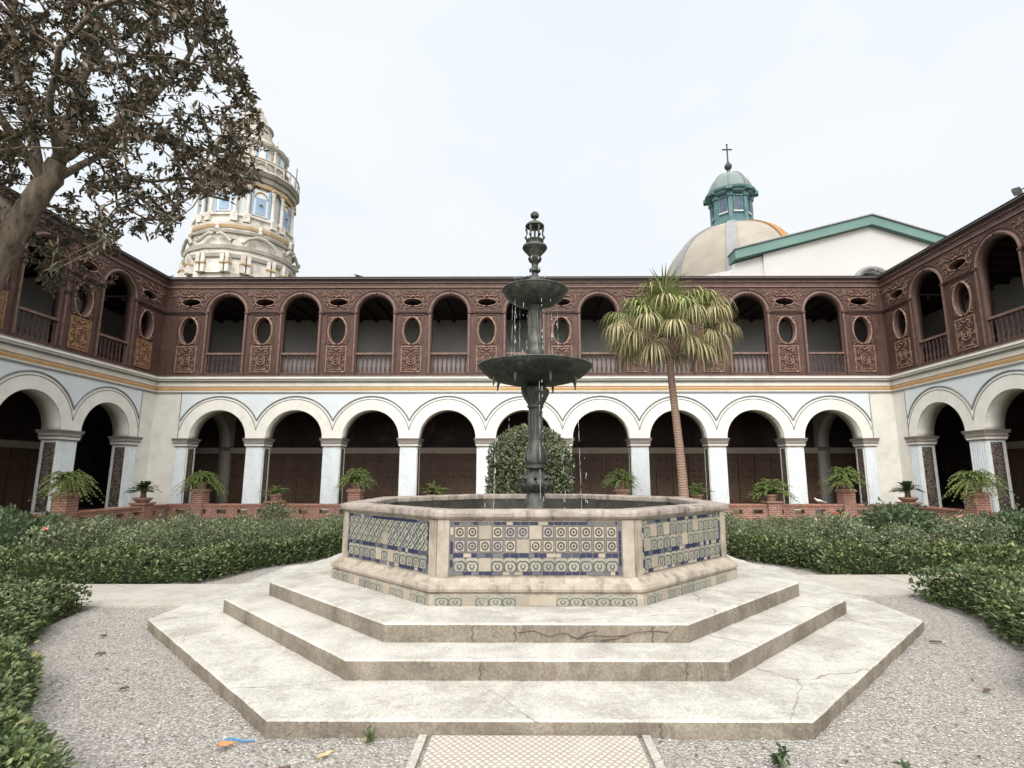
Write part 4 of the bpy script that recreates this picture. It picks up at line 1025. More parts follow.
NV = thing('church_nave', 'white gabled church wall with a broad teal roof edge and small round headed opening', 'church', (-.08, 24, -.22))
gx0, gx1, gp = 12.75, 30.0, 21.2
zl, zp, zr = 14.65, 17.0, 14.2
win = [(21.05+.62*math.cos(t)*1.35, 13.75+.62*math.sin(t)*1.2) for t in [PI*i/16 for i in range(17)]] + [(20.2, 12.6), (21.9, 12.6)][::1]
link('gable_wall', plate_mesh('gable_wall', [(14.55, 0), (gx1, 0), (gx1, zr), (gp, zp), (14.55, zl+.55)], [[(20.25, 12.4), (21.85, 12.4)] + [(21.05+.8*math.cos(t), 13.45+.62*math.sin(t)) for t in [PI*i/16 for i in range(17)]]], 0, .5, 'church_white'), NV)
link('side_wall', plate_mesh('side_wall', [(gx0, 0), (14.55, 0), (14.55, zl+.5), (gx0, zl)], [], .18, .5, 'church_white'), NV)
link('low_wall', plate_mesh('low_wall', [(8.6, 0), (gx0-.01, 0), (gx0-.01, 14.4), (12.0, 14.0), (11.2, 13.2), (8.6, 12.4)], [], .3, .6, 'church_white'), NV)
m_ = MB(); m_.box(19.9, 22.2, .45, .5, 12.2, 14.4, 'window_glass')
m_.tube([(21.05+1.0*math.cos(t), -.05, 13.45+.80*math.sin(t)) for t in [PI*i/16 for i in range(17)]], .16, 'dome_grey', 6)
for k in range(5): m_.tube([(20.3+k*.38, .25, 12.3), (20.3+k*.38, .25, 14.1)], .03, 'dome_grey', 5)
m_.build('window', NV, smooth=True)
def sloped(name, xa, za, xb, zb, h, y0, y1, mat):
    m2 = MB(); m2.add([(xa, y0, za), (xb, y0, zb), (xb, y1, zb), (xa, y1, za), (xa, y0, za+h), (xb, y0, zb+h), (xb, y1, zb+h), (xa, y1, za+h)],
                      [(0, 1, 2, 3), (4, 7, 6, 5), (0, 4, 5, 1), (1, 5, 6, 2), (2, 6, 7, 3), (3, 7, 4, 0)], mat); return m2.build(name, NV)
sloped('roof_edge', gx0-.05, zl+.12, gp, zp+.0, .58, -.35, .8, 'church_teal'); sloped('roof_edge', gp, zp+.0, gx1, zr-.1, .58, -.35, .8, 'church_teal')
sloped('roof_capping', gx0-.1, zl+.702, gp, zp+.582, .07, -.45, .9, 'dome_grey'); sloped('roof_capping', gp, zp+.582, gx1, zr+.482, .07, -.45, .9, 'dome_grey')
sloped('roof', 14.0, zl+.45, gp, zp-.02, .4, .81, 5, 'church_teal'); sloped('roof', gp, zp-.02, gx1, zr-.12, .4, .81, 5, 'church_teal')

# ================================================================== BRICK GARDEN WALL WITH POSTS AND POTS
BW = thing('brick_wall', 'low red brick garden wall with small dark openings and posts round the court', 'garden wall')
ZW = .55; WX = 13.45; WY = 12.9
def wall_run(P0, P1):
    P0 = Vector(P0); P1 = Vector(P1); d = P1-P0; Lr = d.length; an = math.atan2(d.y, d.x)
    m_ = MB()
    m_.box(0, Lr, -.13, .13, -.05, .20, 'brick'); m_.box(0, Lr, -.13, .13, .36, ZW-.06, 'brick'); m_.box(-.0, Lr, -.165, .165, ZW-.06, ZW, 'coping_brick')
    x = 0; step_ = .76
    while x < Lr - .1:
        m_.box(x, min(x+.40, Lr), -.128, .128, .20, .36, 'brick'); x += step_
    o = m_.build('wall_run', BW); o.location = (P0.x, P0.y, 0); o.rotation_euler = (0, 0, an)
wall_run((-WX+.001, WY, 0), (WX-.001, WY, 0)); wall_run((-WX, 2.2, 0), (-WX, WY-.17, 0)); wall_run((WX, WY-.17, 0), (WX, 2.2, 0))
m_ = MB(); m_.box(-.22, .22, -.22, .22, -.05, 1.0, 'brick'); m_.box(-.27, .27, -.27, .27, 1.0, 1.05, 'terracotta'); m_.box(-.245, .245, -.245, .245, 1.05, 1.10, 'terracotta')
src = m_.build('x'); me_tall = src.data; bpy.data.objects.remove(src)
m_ = MB(); m_.box(-.24, .24, -.24, .24, -.05, .60, 'brick'); m_.box(-.29, .29, -.29, .29, .60, .66, 'terracotta')
src = m_.build('x'); me_low = src.data; bpy.data.objects.remove(src)

def fern_meshes(seed, nf, ln, droop, up):
    rr = np.random.default_rng(seed); C = []; D = []; N = []; Ls = []; stems = MB()
    for k in range(nf):
        a = rr.uniform(0, 2*PI); l = ln*rr.uniform(.6, 1.1); el = rr.uniform(.3, 1.45); pts = []
        for i in range(15):
            t = i/14; r = l*(t*math.cos(el)*1.1+.12*t*t); z = .08 + l*(t*math.sin(el)*up - droop*t*t*rr.uniform(.97, 1.03))
            pts.append(np.array([r*math.cos(a), r*math.sin(a), z]))
        stems.tube(pts[::3], .004, 'fern_leaf', 4)
        for i in range(2, 15):
            p = pts[i]; tg = pts[i]-pts[i-1]; tg /= np.linalg.norm(tg); sd_ = np.cross(tg, [0, 0, 1]); sd_ /= np.linalg.norm(sd_)+1e-6
            for q in range(6):
                s = 1 if q % 2 else -1; pp = p - tg*rr.uniform(0, l/15)
                C.append(pp); D.append(sd_*s*.8 + tg*.5 + rr.normal(size=3)*.35 + np.array([0, 0, -.25])); N.append([0, 0, 1]+rr.normal(size=3)*.3); Ls.append(.075*(1.15-.6*i/15))
    me = leaf_mesh('foliage', C, np.array(D), np.array(N), np.array(Ls), .021, 'fern_leaf')
    s2 = stems.build('x'); ms = s2.data; bpy.data.objects.remove(s2); return me, ms
FE = [fern_meshes(1, 120, .84, 1.2, 1.6), fern_meshes(2, 105, .76, 1.0, 1.65), fern_meshes(3, 140, .70, 1.0, 1.7)]
# scraggly one and cycads
def cycad_mesh(seed, nf, ln):
    rr = np.random.default_rng(seed); C = []; D = []; N = []; Ls = []
    for k in range(nf):
        a = 2*PI*k/nf*3.7; el = rr.uniform(.3, 1.45); l = ln*rr.uniform(.75, 1.1)
        pts = [np.array([l*t*math.cos(el)*math.cos(a), l*t*math.cos(el)*math.sin(a), .28 + l*(t*math.sin(el) - .42*t*t)]) for t in np.linspace(0, 1, 14)]
        for i in range(2, 14):
            tg = pts[i]-pts[i-1]; tg /= np.linalg.norm(tg); sd_ = np.cross(tg, [0, 0, 1]); sd_ /= np.linalg.norm(sd_)+1e-6
            for s in (-1, 1, -1, 1): C.append(pts[i]-tg*rr.uniform(0, .03)); D.append(sd_*s + tg*.7); N.append([0, 0, 1]+rr.normal(size=3)*.2); Ls.append(.12*math.sin(PI*(i-.5)/14)+.03)
    return leaf_mesh('foliage', C, np.array(D), np.array(N), np.array(Ls), .024, 'cycad_leaf')
CY = cycad_mesh(4, 44, .60)
m_ = MB(); m_.lathe([(.085, 0), (.10, .1), (.085, .2), (.10, .30), (.05, .34)], 'twig', 10); src = m_.build('x', smooth=True); me_ct = src.data; bpy.data.objects.remove(src)
m_ = MB(); m_.lathe([(.13, 0), (.15, .03), (.17, .10), (.20, .17), (.235, .20), (.235, .235), (.20, .24), (.19, .20), (.02, .19)], 'terracotta', 20); src = m_.build('x', smooth=True); me_pot = src.data; bpy.data.objects.remove(src)
m_ = MB(); m_.lathe([(.16, 0), (.21, .03), (.27, .09), (.30, .12), (.30, .16), (.26, .165), (.24, .12), (.02, .12)], 'terracotta', 24); src = m_.build('x', smooth=True); me_dish = src.data; bpy.data.objects.remove(src)
m_ = MB(); m_.lathe([(.01, -.01), (.185, 0), (.14, .02), (.01, .03)], 'soil', 12); src = m_.build('x'); me_soil = src.data; bpy.data.objects.remove(src)
POTS = [  # x, y, tall?, plant, label
 (-WX, 8.30, 1, 'fern0', 'large drooping fern in a clay pot on the tall brick post nearest the big tree', .95),
 (-WX, 11.55, 0, 'cycad', 'small cycad in a shallow clay dish on the low post by the left inner corner', 1.0),
 (-12.25, WY, 1, 'fern0', 'fern with long trailing fronds on the tall brick post before the leftmost far arch', 1.0),
 (-9.45, WY, 0, 'sparse', 'thin half bare fern on the low post before the second far arch', .9),
 (-6.45, WY, 1, 'fern2', 'dense rounded fern in a clay pot on the tall post just left of the basin', 1.0),
 (-3.60, WY, 0, 'sparse', 'spiky sparse fern in a pot seen over the basin left of the round topped bush', 1.1),
 (3.45, WY, 1, 'fern2', 'bright rounded fern in a pot seen over the basin between the bush and the palm', .95),
 (6.25, WY, 0, 'sparse2', 'small loose fern in a clay pot right behind the palm trunk', 1.0),
 (9.00, WY, 0, 'fern1', 'wide arching fern in a clay pot on the low post before the eighth far arch', 1.1),
 (11.75, WY, 1, 'fern1', 'spreading fern on the tall brick post before the rightmost far arch', 1.1),
 (WX, 12.05, 0, 'cycad', 'small cycad in a shallow clay dish on the low post by the right inner corner', 1.05),
 (WX, 9.05, 1, 'fern0', 'largest bright green fern on the tall brick post of the right hand garden wall', 1.0)]
for (x, y, tall, plant, lab, scl) in POTS:
    post = link('post', me_tall if tall else me_low, BW); post.location = (x, y, 0)
    zt = 1.10 if tall else .66
    r = thing('potted_plant', lab, 'potted plant', (x, y, zt), random.uniform(0, 6), 'potted plants on the garden wall posts')
    if plant == 'cycad':
        link('pot', me_dish, r); t_ = link('trunk', me_ct, r); t_.location = (0, 0, .08); f_ = link('foliage', CY, r); f_.location = (0, 0, .10); s_ = link('soil', me_soil, r); s_.location = (0, 0, .13)
    else:
        link('pot', me_pot, r); s_ = link('soil', me_soil, r); s_.location = (0, 0, .2)
        q = {'fern0': 0, 'fern1': 1, 'fern2': 2, 'sparse': 1, 'sparse2': 1}[plant]
        if plant.startswith('sparse'):
            mf, ms = fern_meshes(20 + len(plant) + int(x), 30, .6, .6, 1.3)
        else: mf, ms = FE[q]
        f_ = link('foliage', mf, r); f_.location = (0, 0, .15); f_.scale = (scl,)*3
        g_ = link('stems', ms, r); g_.location = (0, 0, .15); g_.scale = (scl,)*3

# ================================================================== HEDGES, SHRUBS, ROSES
def hedge_from_cells(name, inside, x0, x1, y0, y1, h, label, dens_near=2600, group=None, mat='hedge_leaf', leaf=.036):
    """leaves spread through the outer layer of a clipped hedge whose plan is given by inside(x, y) -> distance to edge"""
    n = int((x1-x0)*(y1-y0)*dens_near*4.2)
    X = RN.uniform(x0, x1, n); Y = RN.uniform(y0, y1, n); E_ = inside(X, Y)
    k = E_ > -.03; X, Y, E_ = X[k], Y[k], E_[k]; n = len(X)
    top = h*(1 + .09*np.sin(X*3.1+Y*2.3) + .07*np.sin(X*7.7-Y*5.1) + .05*np.sin(X*13+Y*17)) + .035*np.sin(X*27+3)*np.sin(Y*31) - .16*np.exp(-np.clip(E_, 0, 1)*9)
    lay = RN.random(n)
    edge = E_ < .10
    Z = np.where(edge, RN.uniform(.02, 1, n)*top, top - RN.exponential(.06, n))
    keep = (Z > .01) & ((lay < .75) | edge); Z += np.where(RN.random(n) < .05, RN.uniform(0, .07, n), 0)
    dist = np.hypot(X-cam.location.x, Y-cam.location.y); pk = np.clip((5.5/dist)**1.4, .10, 1); keep &= RN.random(n) < pk
    X, Y, Z, E_, dist = X[keep], Y[keep], Z[keep], E_[keep], dist[keep]; n = len(X)
    eps = .05; gx = (inside(X+eps, Y)-inside(X-eps, Y))/(2*eps); gy = (inside(X, Y+eps)-inside(X, Y-eps))/(2*eps)
    wE = np.exp(-np.clip(E_, 0, 1)*8)
    D = rdir(n)*.8 + np.stack([-gx*wE, -gy*wE, .55*np.ones(n)], 1); Nn = rdir(n)*.6 + np.array([0, 0, 1])
    holes_ = np.sin(X*11+Z*9)*np.sin(Y*12-Z*7) + .5*np.sin(X*23+Y*19+Z*25)
    kp = (holes_ > -.55) | (RN.random(n) < .35); X, Y, Z, E_, dist, D, Nn = X[kp], Y[kp], Z[kp], E_[kp], dist[kp], D[kp], Nn[kp]; n = len(X)
    Lf = leaf*RN.uniform(.5, 1.45, n)*np.clip((dist/5.5)**.62, 1, 2.4)
    root = thing(name, label, 'hedge', ((x0+x1)/2, (y0+y1)/2, 0), 0, group)
    me = leaf_mesh('foliage', np.stack([X, Y, Z], 1) - np.array([(x0+x1)/2, (y0+y1)/2, 0]), D, Nn, Lf, Lf*.55, mat)
    link('foliage', me, root)
    # solid dark fill added inside so the leaves are not see-through
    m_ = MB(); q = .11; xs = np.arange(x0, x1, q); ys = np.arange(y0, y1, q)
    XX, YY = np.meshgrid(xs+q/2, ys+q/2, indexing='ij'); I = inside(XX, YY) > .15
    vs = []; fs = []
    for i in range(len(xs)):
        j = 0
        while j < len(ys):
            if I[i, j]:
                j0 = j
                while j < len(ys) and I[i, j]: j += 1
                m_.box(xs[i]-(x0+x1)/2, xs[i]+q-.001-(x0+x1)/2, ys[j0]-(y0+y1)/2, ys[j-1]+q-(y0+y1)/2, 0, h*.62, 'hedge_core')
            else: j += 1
    m_.build('dark_core', root)
    return root
def ring_sdf(r0, r1, cond): 
    def f(X, Y):
        r = np.hypot(X, Y); w = .05*np.sin(np.arctan2(Y, X)*19)
        return np.minimum(np.minimum(r-(r0(X, Y) if callable(r0) else r0)-w, r1-r), cond(X, Y))
    return f
def uni(*fs): return lambda X, Y: np.maximum.reduce([f(X, Y) for f in fs])
def rect(xa, xb, ya, yb): return lambda X, Y: np.minimum(np.minimum(X-xa, xb-X), np.minimum(Y-ya, yb-Y))
hedge_from_cells('box_hedge', uni(ring_sdf(lambda X, Y: np.interp(np.degrees(np.arctan2(-Y, -X)), [0, 12, 25, 40, 50, 70, 80], [5.38, 5.46, 5.38, 5.10, 5.16, 5.55, 5.7]), 6.5, lambda X, Y: np.minimum(-X-1.85, -.86-Y)), rect(-9.5, -5.4, -1.9, -.88)), -9.5, -1.6, -6.4, -.8, .40,
                 'low clipped box hedge curving round the gravel in the near left corner', 2600)
hedge_from_cells('box_hedge', uni(ring_sdf(5.08, 6.0, lambda X, Y: np.minimum(X-3.6, -.14-Y)), rect(5.2, 9.5, -1.3, -.14)), 3.6, 9.5, -4.6, -.1, .44,
                 'low clipped box hedge curving round the gravel on the right before the path', 2200)
hedge_from_cells('box_hedge', uni(ring_sdf(5.05, 5.9, lambda X, Y: np.minimum(-X-.9, Y-.64)), rect(-12.9, -5.0, .64, 1.6)), -12.9, -.9, .6, 5.9, .40,
                 'low clipped box hedge along the left path before the rose bed', 2300)
hedge_from_cells('box_hedge', uni(ring_sdf(5.05, 5.9, lambda X, Y: np.minimum(X-.9, Y-1.46)), rect(4.75, 12.9, 1.46, 2.4)), .9, 12.9, 1.4, 5.9, .40,
                 'low clipped box hedge along the right path before the rose bed', 2300)

def blob_leaves(n, R, H, leaf, mat, z0=0., seed=0, shell=.75, updir=.4, wid=.5, flat=1):
    rr = np.random.default_rng(seed); d = rr.normal(size=(n, 3)); d /= np.linalg.norm(d, axis=1, keepdims=True)
    lump = 1 + .16*np.sin(d[:, 0]*5+seed) * np.cos(d[:, 1]*6+seed*2) + .10*np.sin(d[:, 2]*9+d[:, 0]*8)
    r = (shell + (1-shell)*rr.random(n)) * lump
    P = d*r[:, None]*np.array([R, R, H/2]) + np.array([0, 0, H/2+z0])
    P = P[P[:, 2] > .03+z0*0]; n = len(P); d = (P-np.array([0, 0, H/2+z0])); d /= np.linalg.norm(d, axis=1, keepdims=True)
    D = d*.6 + rr.normal(size=(n, 3))*.55 + np.array([0, 0, updir]); N = d + rr.normal(size=(n, 3))*.5
    L = leaf*rr.uniform(.65, 1.3, n); return leaf_mesh('foliage', P, D, N, L, L*wid, mat)
def rose_flower(mat):
    m_ = MB(); rr = random.Random(2)
    for lay, (r, h, n) in enumerate(((.02, .05, 4), (.04, .05, 5), (.06, .035, 6))):
        for k in range(n):
            a = 2*PI*(k+lay*.4)/n; c, s = math.cos(a), math.sin(a); t = r*.75
            m_.add([(r*.25*c, r*.25*s, 0), (r*c - t*s, r*s + t*c, h*.55), (r*1.15*c, r*1.15*s, h), (r*c + t*s, r*s - t*c, h*.55)], [(0, 1, 2, 3)], mat)
    o = m_.build('x', recalc=False); me = o.data; bpy.data.objects.remove(o); return me
RF = {k: rose_flower(k) for k in ('petal_coral', 'petal_white', 'petal_red')}
ROSE = []
for k in range(5):
    n = 1500; rr = np.random.default_rng(50+k)
    ml = blob_leaves(n, .62, .95, .062, 'rose_leaf', .12, k, .35, .5, .62)
    st = MB()
    for j in range(10):
        a = rr.uniform(0, 2*PI); r = rr.uniform(.15, .5); st.tube([(0, 0, 0), (r*.4*math.cos(a), r*.4*math.sin(a), .4), (r*math.cos(a), r*math.sin(a), rr.uniform(.8, 1.12))], [.012, .009, .004], 'twig', 4)
    o = st.build('x'); ms = o.data; bpy.data.objects.remove(o); ROSE.append((ml, ms))
def rose_bush(x, y, k, label, group, sc_=1., flowers=()):
    r = thing('rose_bush', label, 'rose bush', (x, y, 0), random.uniform(0, 6), group); r.scale = (sc_*random.uniform(.95, 1.15), sc_*random.uniform(.95, 1.15), sc_)
    link('foliage', ROSE[k][0], r); link('stem', ROSE[k][1], r)
    for (fx, fy, fz, m) in flowers:
        f_ = link('rose_flower', RF[m], r); f_.location = (fx, fy, fz); f_.rotation_euler = (.5, .2, 0); f_.scale = (.85,)*3
    return r
rp = random.Random(9)
for side, xs_, y_lo, nm in ((-1, [-12.4+1.02*i for i in range(12)], 2.1, 'left'), (1, [1.2+1.02*i for i in range(12)], 2.9, 'right')):
    for x in xs_:
        y = y_lo
        while y < 7.4:
            xx, yy = x + rp.uniform(-.3, .3), y + rp.uniform(-.2, .2)
            if math.hypot(xx, yy) > 6.3 and not (abs(xx-.2) < 2.2 and yy > 7) and math.hypot(xx-4.4, yy-8) > .8:
                fl_ = ()
                if rp.random() < .10: fl_ = ((rp.uniform(-.3, .3), -.35, rp.uniform(.85, 1.05), rp.choice(['petal_white', 'petal_white', 'petal_coral'])),)
                g_ = 'rose bushes in the %s hand bed' % nm
                lab = ('grey green rose bush with a single open flower in the %s rose bed' if fl_ else 'grey green rose bush out of flower in the %s rose bed') % nm
                rose_bush(xx, yy, rp.randrange(5), lab, g_ if not fl_ else 'flowering ' + g_, rp.uniform(.52, .76)*(1-.04*max(0, yy-3)), fl_)
            y += .95
rose_bush(5.95, 3.15, 1, 'rose bush with a large coral flower low in the right bed near the path', None, .85, ((0, 0, 1.0, 'petal_coral'), (.06, .03, 1.02, 'petal_coral')))
rose_bush(8.3, 3.1, 2, 'rose bush with one pale pink flower above the right hedge corner', None, .8, ((0, 0, 1.0, 'petal_coral'),))
rose_bush(-7.0, 7.6, 3, 'tall rose bush with dark red blooms before the second far arch', None, .85, ((0, -.2, 1.05, 'petal_red'), (.15, -.2, 1.0, 'petal_red'), (-.2, -.2, .96, 'petal_red')))
def shrub(x, y, R, H, label, seed, mat='shrub_leaf', leaf=.09, n=2600, name='shrub'):
    r = thing(name, label, 'shrub', (x, y, 0)); link('foliage', blob_leaves(n, R, H, leaf, mat, 0, seed, .6), r)
    m_ = MB(); m_.lathe([(R*.3, 0), (R*.62, H*.25), (R*.62, H*.6), (R*.25, H*.82)], 'hedge_core', 10); m_.build('dark_core', r)  # solid dark fill behind the leaves, blocks the view through
shrub(-9.3, -.1+2.3, .85, .95, 'dark spreading shrub above the left path hedge at the picture edge', 5)
shrub(-11.0, 3.4, .8, .9, 'second dark shrub further along the left bed near the brick wall', 6)
shrub(9.6, 3.0, .9, .95, 'dark feathery shrub behind the right hedge at the picture edge', 7)
shrub(8.2, 4.8, .85, .95, 'dark rounded shrub in the right bed in front of the tall brick post', 8)
shrub(-7.3, -1.3, .8, .62, 'low leafy shrub filling the bed behind the near left hedge', 9, 'hedge_leaf', .05, 3500)
shrub(7.3, -.9, .8, .62, 'low leafy shrub filling the bed behind the near right hedge', 10, 'hedge_leaf', .05, 3500)
mb = MB()
nG = 16000; X = RN.uniform(-13, 13, nG); Y = RN.uniform(-3, 12.6, nG)
kk = (np.hypot(X, Y) > 5.7) & ~((Y > -.85) & (Y < 1.5)); X, Y = X[kk], Y[kk]; nn_ = len(X)
me = leaf_mesh('ground_cover', np.stack([X, Y, np.full(nn_, -.02)], 1), rdir(nn_)*.6+np.array([0, 0, .8]), rdir(nn_), RN.uniform(.06, .22, nn_), .04, 'rose_leaf')
link('ground_cover', me, kind='stuff')

# clipped round topped bush behind the fountain
r = thing('topiary_bush', 'tall clipped round topped bush standing behind the iron fountain', 'bush', (.02, 9, 0))
rr = np.random.default_rng(77); n = 15000
u = rr.random(n); th = rr.uniform(0, 2*PI, n); H = 3.08
zt = np.where(u < .62, rr.uniform(.1, 2.0, n), 0); R_ = np.full(n, 1.27)
ph = np.arccos(rr.random(n)); dome = u >= .62
Rr = np.where(dome, 1.24*np.sin(ph), 1.24 - .02*(zt-1)**2); zz = np.where(dome, 1.95+1.12*np.cos(ph), zt)
lum = 1 + .035*np.sin(th*7+zz*4) + .03*np.sin(th*13-zz*9); jit_ = rr.uniform(.88, 1.03, n)
P = np.stack([Rr*lum*jit_*np.cos(th), Rr*lum*jit_*np.sin(th), zz*np.where(dome, .5+.5*jit_, 1)], 1)
dn = np.stack([np.cos(th), np.sin(th), np.where(dome, np.cos(ph)*1.5, .1)], 1)
me = leaf_mesh('foliage', P, dn*.55+rr.normal(size=(n, 3))*.6+[0, 0, .1], dn+rr.normal(size=(n, 3))*.5, rr.uniform(.06, .11, n), .05, 'topiary_leaf'); link('foliage', me, r)
m_ = MB(); m_.lathe([(1.02, 0), (1.06, 1), (1.04, 1.9), (.85, 2.45), (.5, 2.8), (.1, 2.9)], 'hedge_core', 20); m_.build('dark_core', r)  # solid dark body added inside the leaf shell

# ================================================================== FAN PALM
PL = thing('fan_palm', 'fan palm with a slender leaning brown trunk and drooping yellow green leaves', 'palm tree', (4.40, 8, 0))
m_ = MB(); pts = []; rs = []
for i in range(26):
    t = i/25; z = 5.5*t; x = -.24*(t**.8) + .04*math.sin(t*5); pts.append((x, 0, z)); rs.append(.132*(1-.30*t)*(1+.03*(i % 2)) + (.05*(1-t)**6))
m_.tube(pts, rs, 'palm_bark', 14); m_.build('trunk', PL, smooth=True)
top = Vector(pts[-1])
m_ = MB(); rr = random.Random(6)
for k in range(70):
    a = rr.uniform(0, 2*PI); z = rr.uniform(-.55, .35); r0 = .13; L_ = rr.uniform(.12, .28)
    m_.tube([(top.x+r0*math.cos(a), r0*math.sin(a), top.z+z), (top.x+(r0+.08)*math.cos(a), (r0+.08)*math.sin(a), top.z+z+L_*.5), (top.x+(r0+.13)*math.cos(a), (r0+.13)*math.sin(a), top.z+z+L_)], [.04, .03, .012], 'palm_bark', 5)
m_.build('leaf_bases', PL)
def frond(a, el, L_, size, dry, seed):
    rr = random.Random(seed); V = []; F = []; m_ = MB()
    dh = Vector((math.cos(a), math.sin(a), 0)); up = Vector((0, 0, 1))
    base = top + Vector((0, 0, .15)) + dh*.1
    tip = base + dh*L_*math.cos(el) + up*L_*math.sin(el); mid = (base+tip)/2 + up*.12*L_
    tip = tip - up*(.10*L_)
    m_.tube([base, mid, tip], [.018, .013, .01], 'palm_dry' if dry else 'palm_green', 4)
    d0 = (tip-mid).normalized(); side = d0.cross(up).normalized(); nrm = side.cross(d0)
    nb = 30; vs = []; fs = []
    for k in range(nb):
        b = (k/(nb-1)-.5)*2*2.25; dr_ = (d0*math.cos(b) + side*math.sin(b)); l = size*(1-.10*abs(b))*rr.uniform(.85, 1.1); w = size*.05
        p = tip.copy(); dv = dr_.copy(); dv += nrm*.10*(1 if k % 2 else -1); sd = dv.cross(nrm).normalized(); o = len(vs); segs = 6
        for i in range(segs+1):
            t = i/segs; ww = w*(1.0 if t < .5 else (1-t)*1.9+.06)*(t*1.6+.25 if t < .45 else 1)
            vs.append(p - sd*ww*.5); vs.append(p + sd*ww*.5)
            grav = (.05 if t < .3 else .62)*(1.0 if el < 1.15 else .15)*(1.2 if dry else .9)
            dv = (dv + Vector((0, 0, -grav)) + Vector((rr.uniform(-.04, .04), rr.uniform(-.04, .04), 0))).normalized(); p = p + dv*l/segs
        for i in range(segs): fs.append((o+2*i, o+2*i+1, o+2*i+3, o+2*i+2))
    m_.add(vs, fs, 'palm_dry' if dry else 'palm_green'); m_.build('palm_leaf', PL, recalc=False, label='dry tan hanging leaf' if dry else None)
rr = random.Random(12)
for k in range(66):
    t = k/65; a = k*2.39996 + rr.uniform(-.2, .2)
    el = (1.5 - .8*t if t < .2 else 1.12 - 1.35*(t-.2)/.8) + rr.uniform(-.14, .14)
    frond(a, el, rr.uniform(1.25, 1.65)*(1.0 if t > .2 else .62)*(1.0 if t < .8 else .8), rr.uniform(.85, 1.05)*(1.0 if t > .2 else .85), t > .56 or (t > .32 and rr.random() < .4), 100+k)

# ================================================================== BIG TREE
BT = thing('broadleaf_tree', 'large brown leaved tree with a thick leaning pale trunk left of the fountain', 'tree', (-12.0, 2, 0))
o0 = np.array([-12.0, 2.0, 0.])
def W(x, y, z): return np.array([x, y, z])
trunk = [W(-12.0, 2, 0), W(-11.35, 2, 2.0), W(-10.75, 2, 3.8), W(-10.2, 2, 5.3), W(-9.87, 2, 6.2), W(-9.42, 2, 7.15), W(-9.25, 2, 7.65)]
nodes = []; par = []; fixed_r = {}
def chain(pts, r0, r1, parent=-1, sub=3):
    pr = parent; ids = []
    P = [np.array(p) for p in pts]
    if parent >= 0: P = [nodes[parent]] + P
    for i in range(len(P)-1):
        for s in range(sub if parent >= 0 or i >= 0 else 1):
            if i == 0 and s == 0:
                if parent < 0: nodes.append(P[0]); par.append(-1); pr = 0; ids.append(0); fixed_r[0] = r0
                continue
            q = P[i] + (P[i+1]-P[i])*s/sub + RN.normal(size=3)*.02; nodes.append(q); par.append(pr); pr = len(nodes)-1; ids.append(pr)
            fixed_r[pr] = r0 + (r1-r0)*((i+s/sub)/(len(P)-1))
    nodes.append(P[-1]); par.append(pr); pr = len(nodes)-1; ids.append(pr); fixed_r[pr] = r1
    return ids
T0 = chain(trunk, .355, .165); e0 = T0[-1]; lo3 = T0[-4]
L1 = chain([W(-9.2, 2.05, 8.3), W(-9.25, 2.2, 9.2), W(-9.1, 2.2, 10.3), W(-9.3, 2.2, 11.6), W(-9.2, 2.2, 13)], .13, .045, e0)
L2 = chain([W(-9.75, 1.8, 8.4), W(-10.05, 1.7, 9.4), W(-10.2, 1.5, 10.8), W(-10.6, 1.4, 12.4)], .09, .03, lo3)
L3 = chain([W(-8.9, 2.5, 8.6), W(-8.4, 3.1, 9.8), W(-7.9, 3.4, 11.2), W(-7.6, 3.6, 12.9)], .09, .03, e0)
L4 = chain([W(-8.9, 1.3, 8.2), W(-8.2, .6, 8.9), W(-7.2, .1, 9.3), W(-6.2, .0, 9.5)], .075, .02, e0)
L5 = chain([W(-8.6, 2.0, 8.1), W(-7.6, 2.2, 8.3), W(-6.5, 2.4, 8.1), W(-5.8, 2.5, 7.5)], .07, .02, e0)
L6 = chain([W(-10.9, 2.2, 7.6), W(-12.2, 2.4, 8.6), W(-13.2, 2.5, 10)], .13, .05, T0[-7])
L7 = chain([W(-9.6, 3.3, 8.6), W(-9.8, 4.4, 10), W(-9.7, 5.0, 12)], .08, .03, lo3)
L8 = chain([W(-9.7, .8, 8.4), W(-9.9, -.1, 9.6), W(-9.9, -.5, 11)], .08, .03, lo3)
# crown outline in the plane of the trunk (x, z), widened through the depth
def poly_in(x, z, P):
    c = np.zeros(len(x), bool); j = len(P)-1
    for i in range(len(P)):
        xi, zi = P[i]; xj, zj = P[j]
        c ^= ((zi > z) != (zj > z)) & (x < (xj-xi)*(z-zi)/(zj-zi+1e-12)+xi); j = i
    return c
CR = [(-14.2, 15), (-7.2, 15), (-6.4, 13), (-6.35, 11.4), (-6.0, 10.2), (-5.55, 9.2), (-5.2, 8.2), (-5.2, 7.3), (-5.75, 6.75), (-6.35, 6.95), (-6.85, 6.05), (-7.5, 6.2), (-8.2, 5.75), (-8.7, 6.5), (-9.0, 5.4), (-10.6, 5.2), (-11.2, 6.4), (-14.2, 6.0)]
n = 9000; X = RN.uniform(-13.2, -5, n); Z = RN.uniform(5, 13.0, n); Yt = RN.normal(2.1, 1.25, n); dpt = (Yt+7.7)/9.7
k = poly_in(X, Z, CR) & (np.abs(Yt-2.1) < 3.2); X, Z, Yt, dpt = X[k], Z[k], Yt[k], dpt[k]
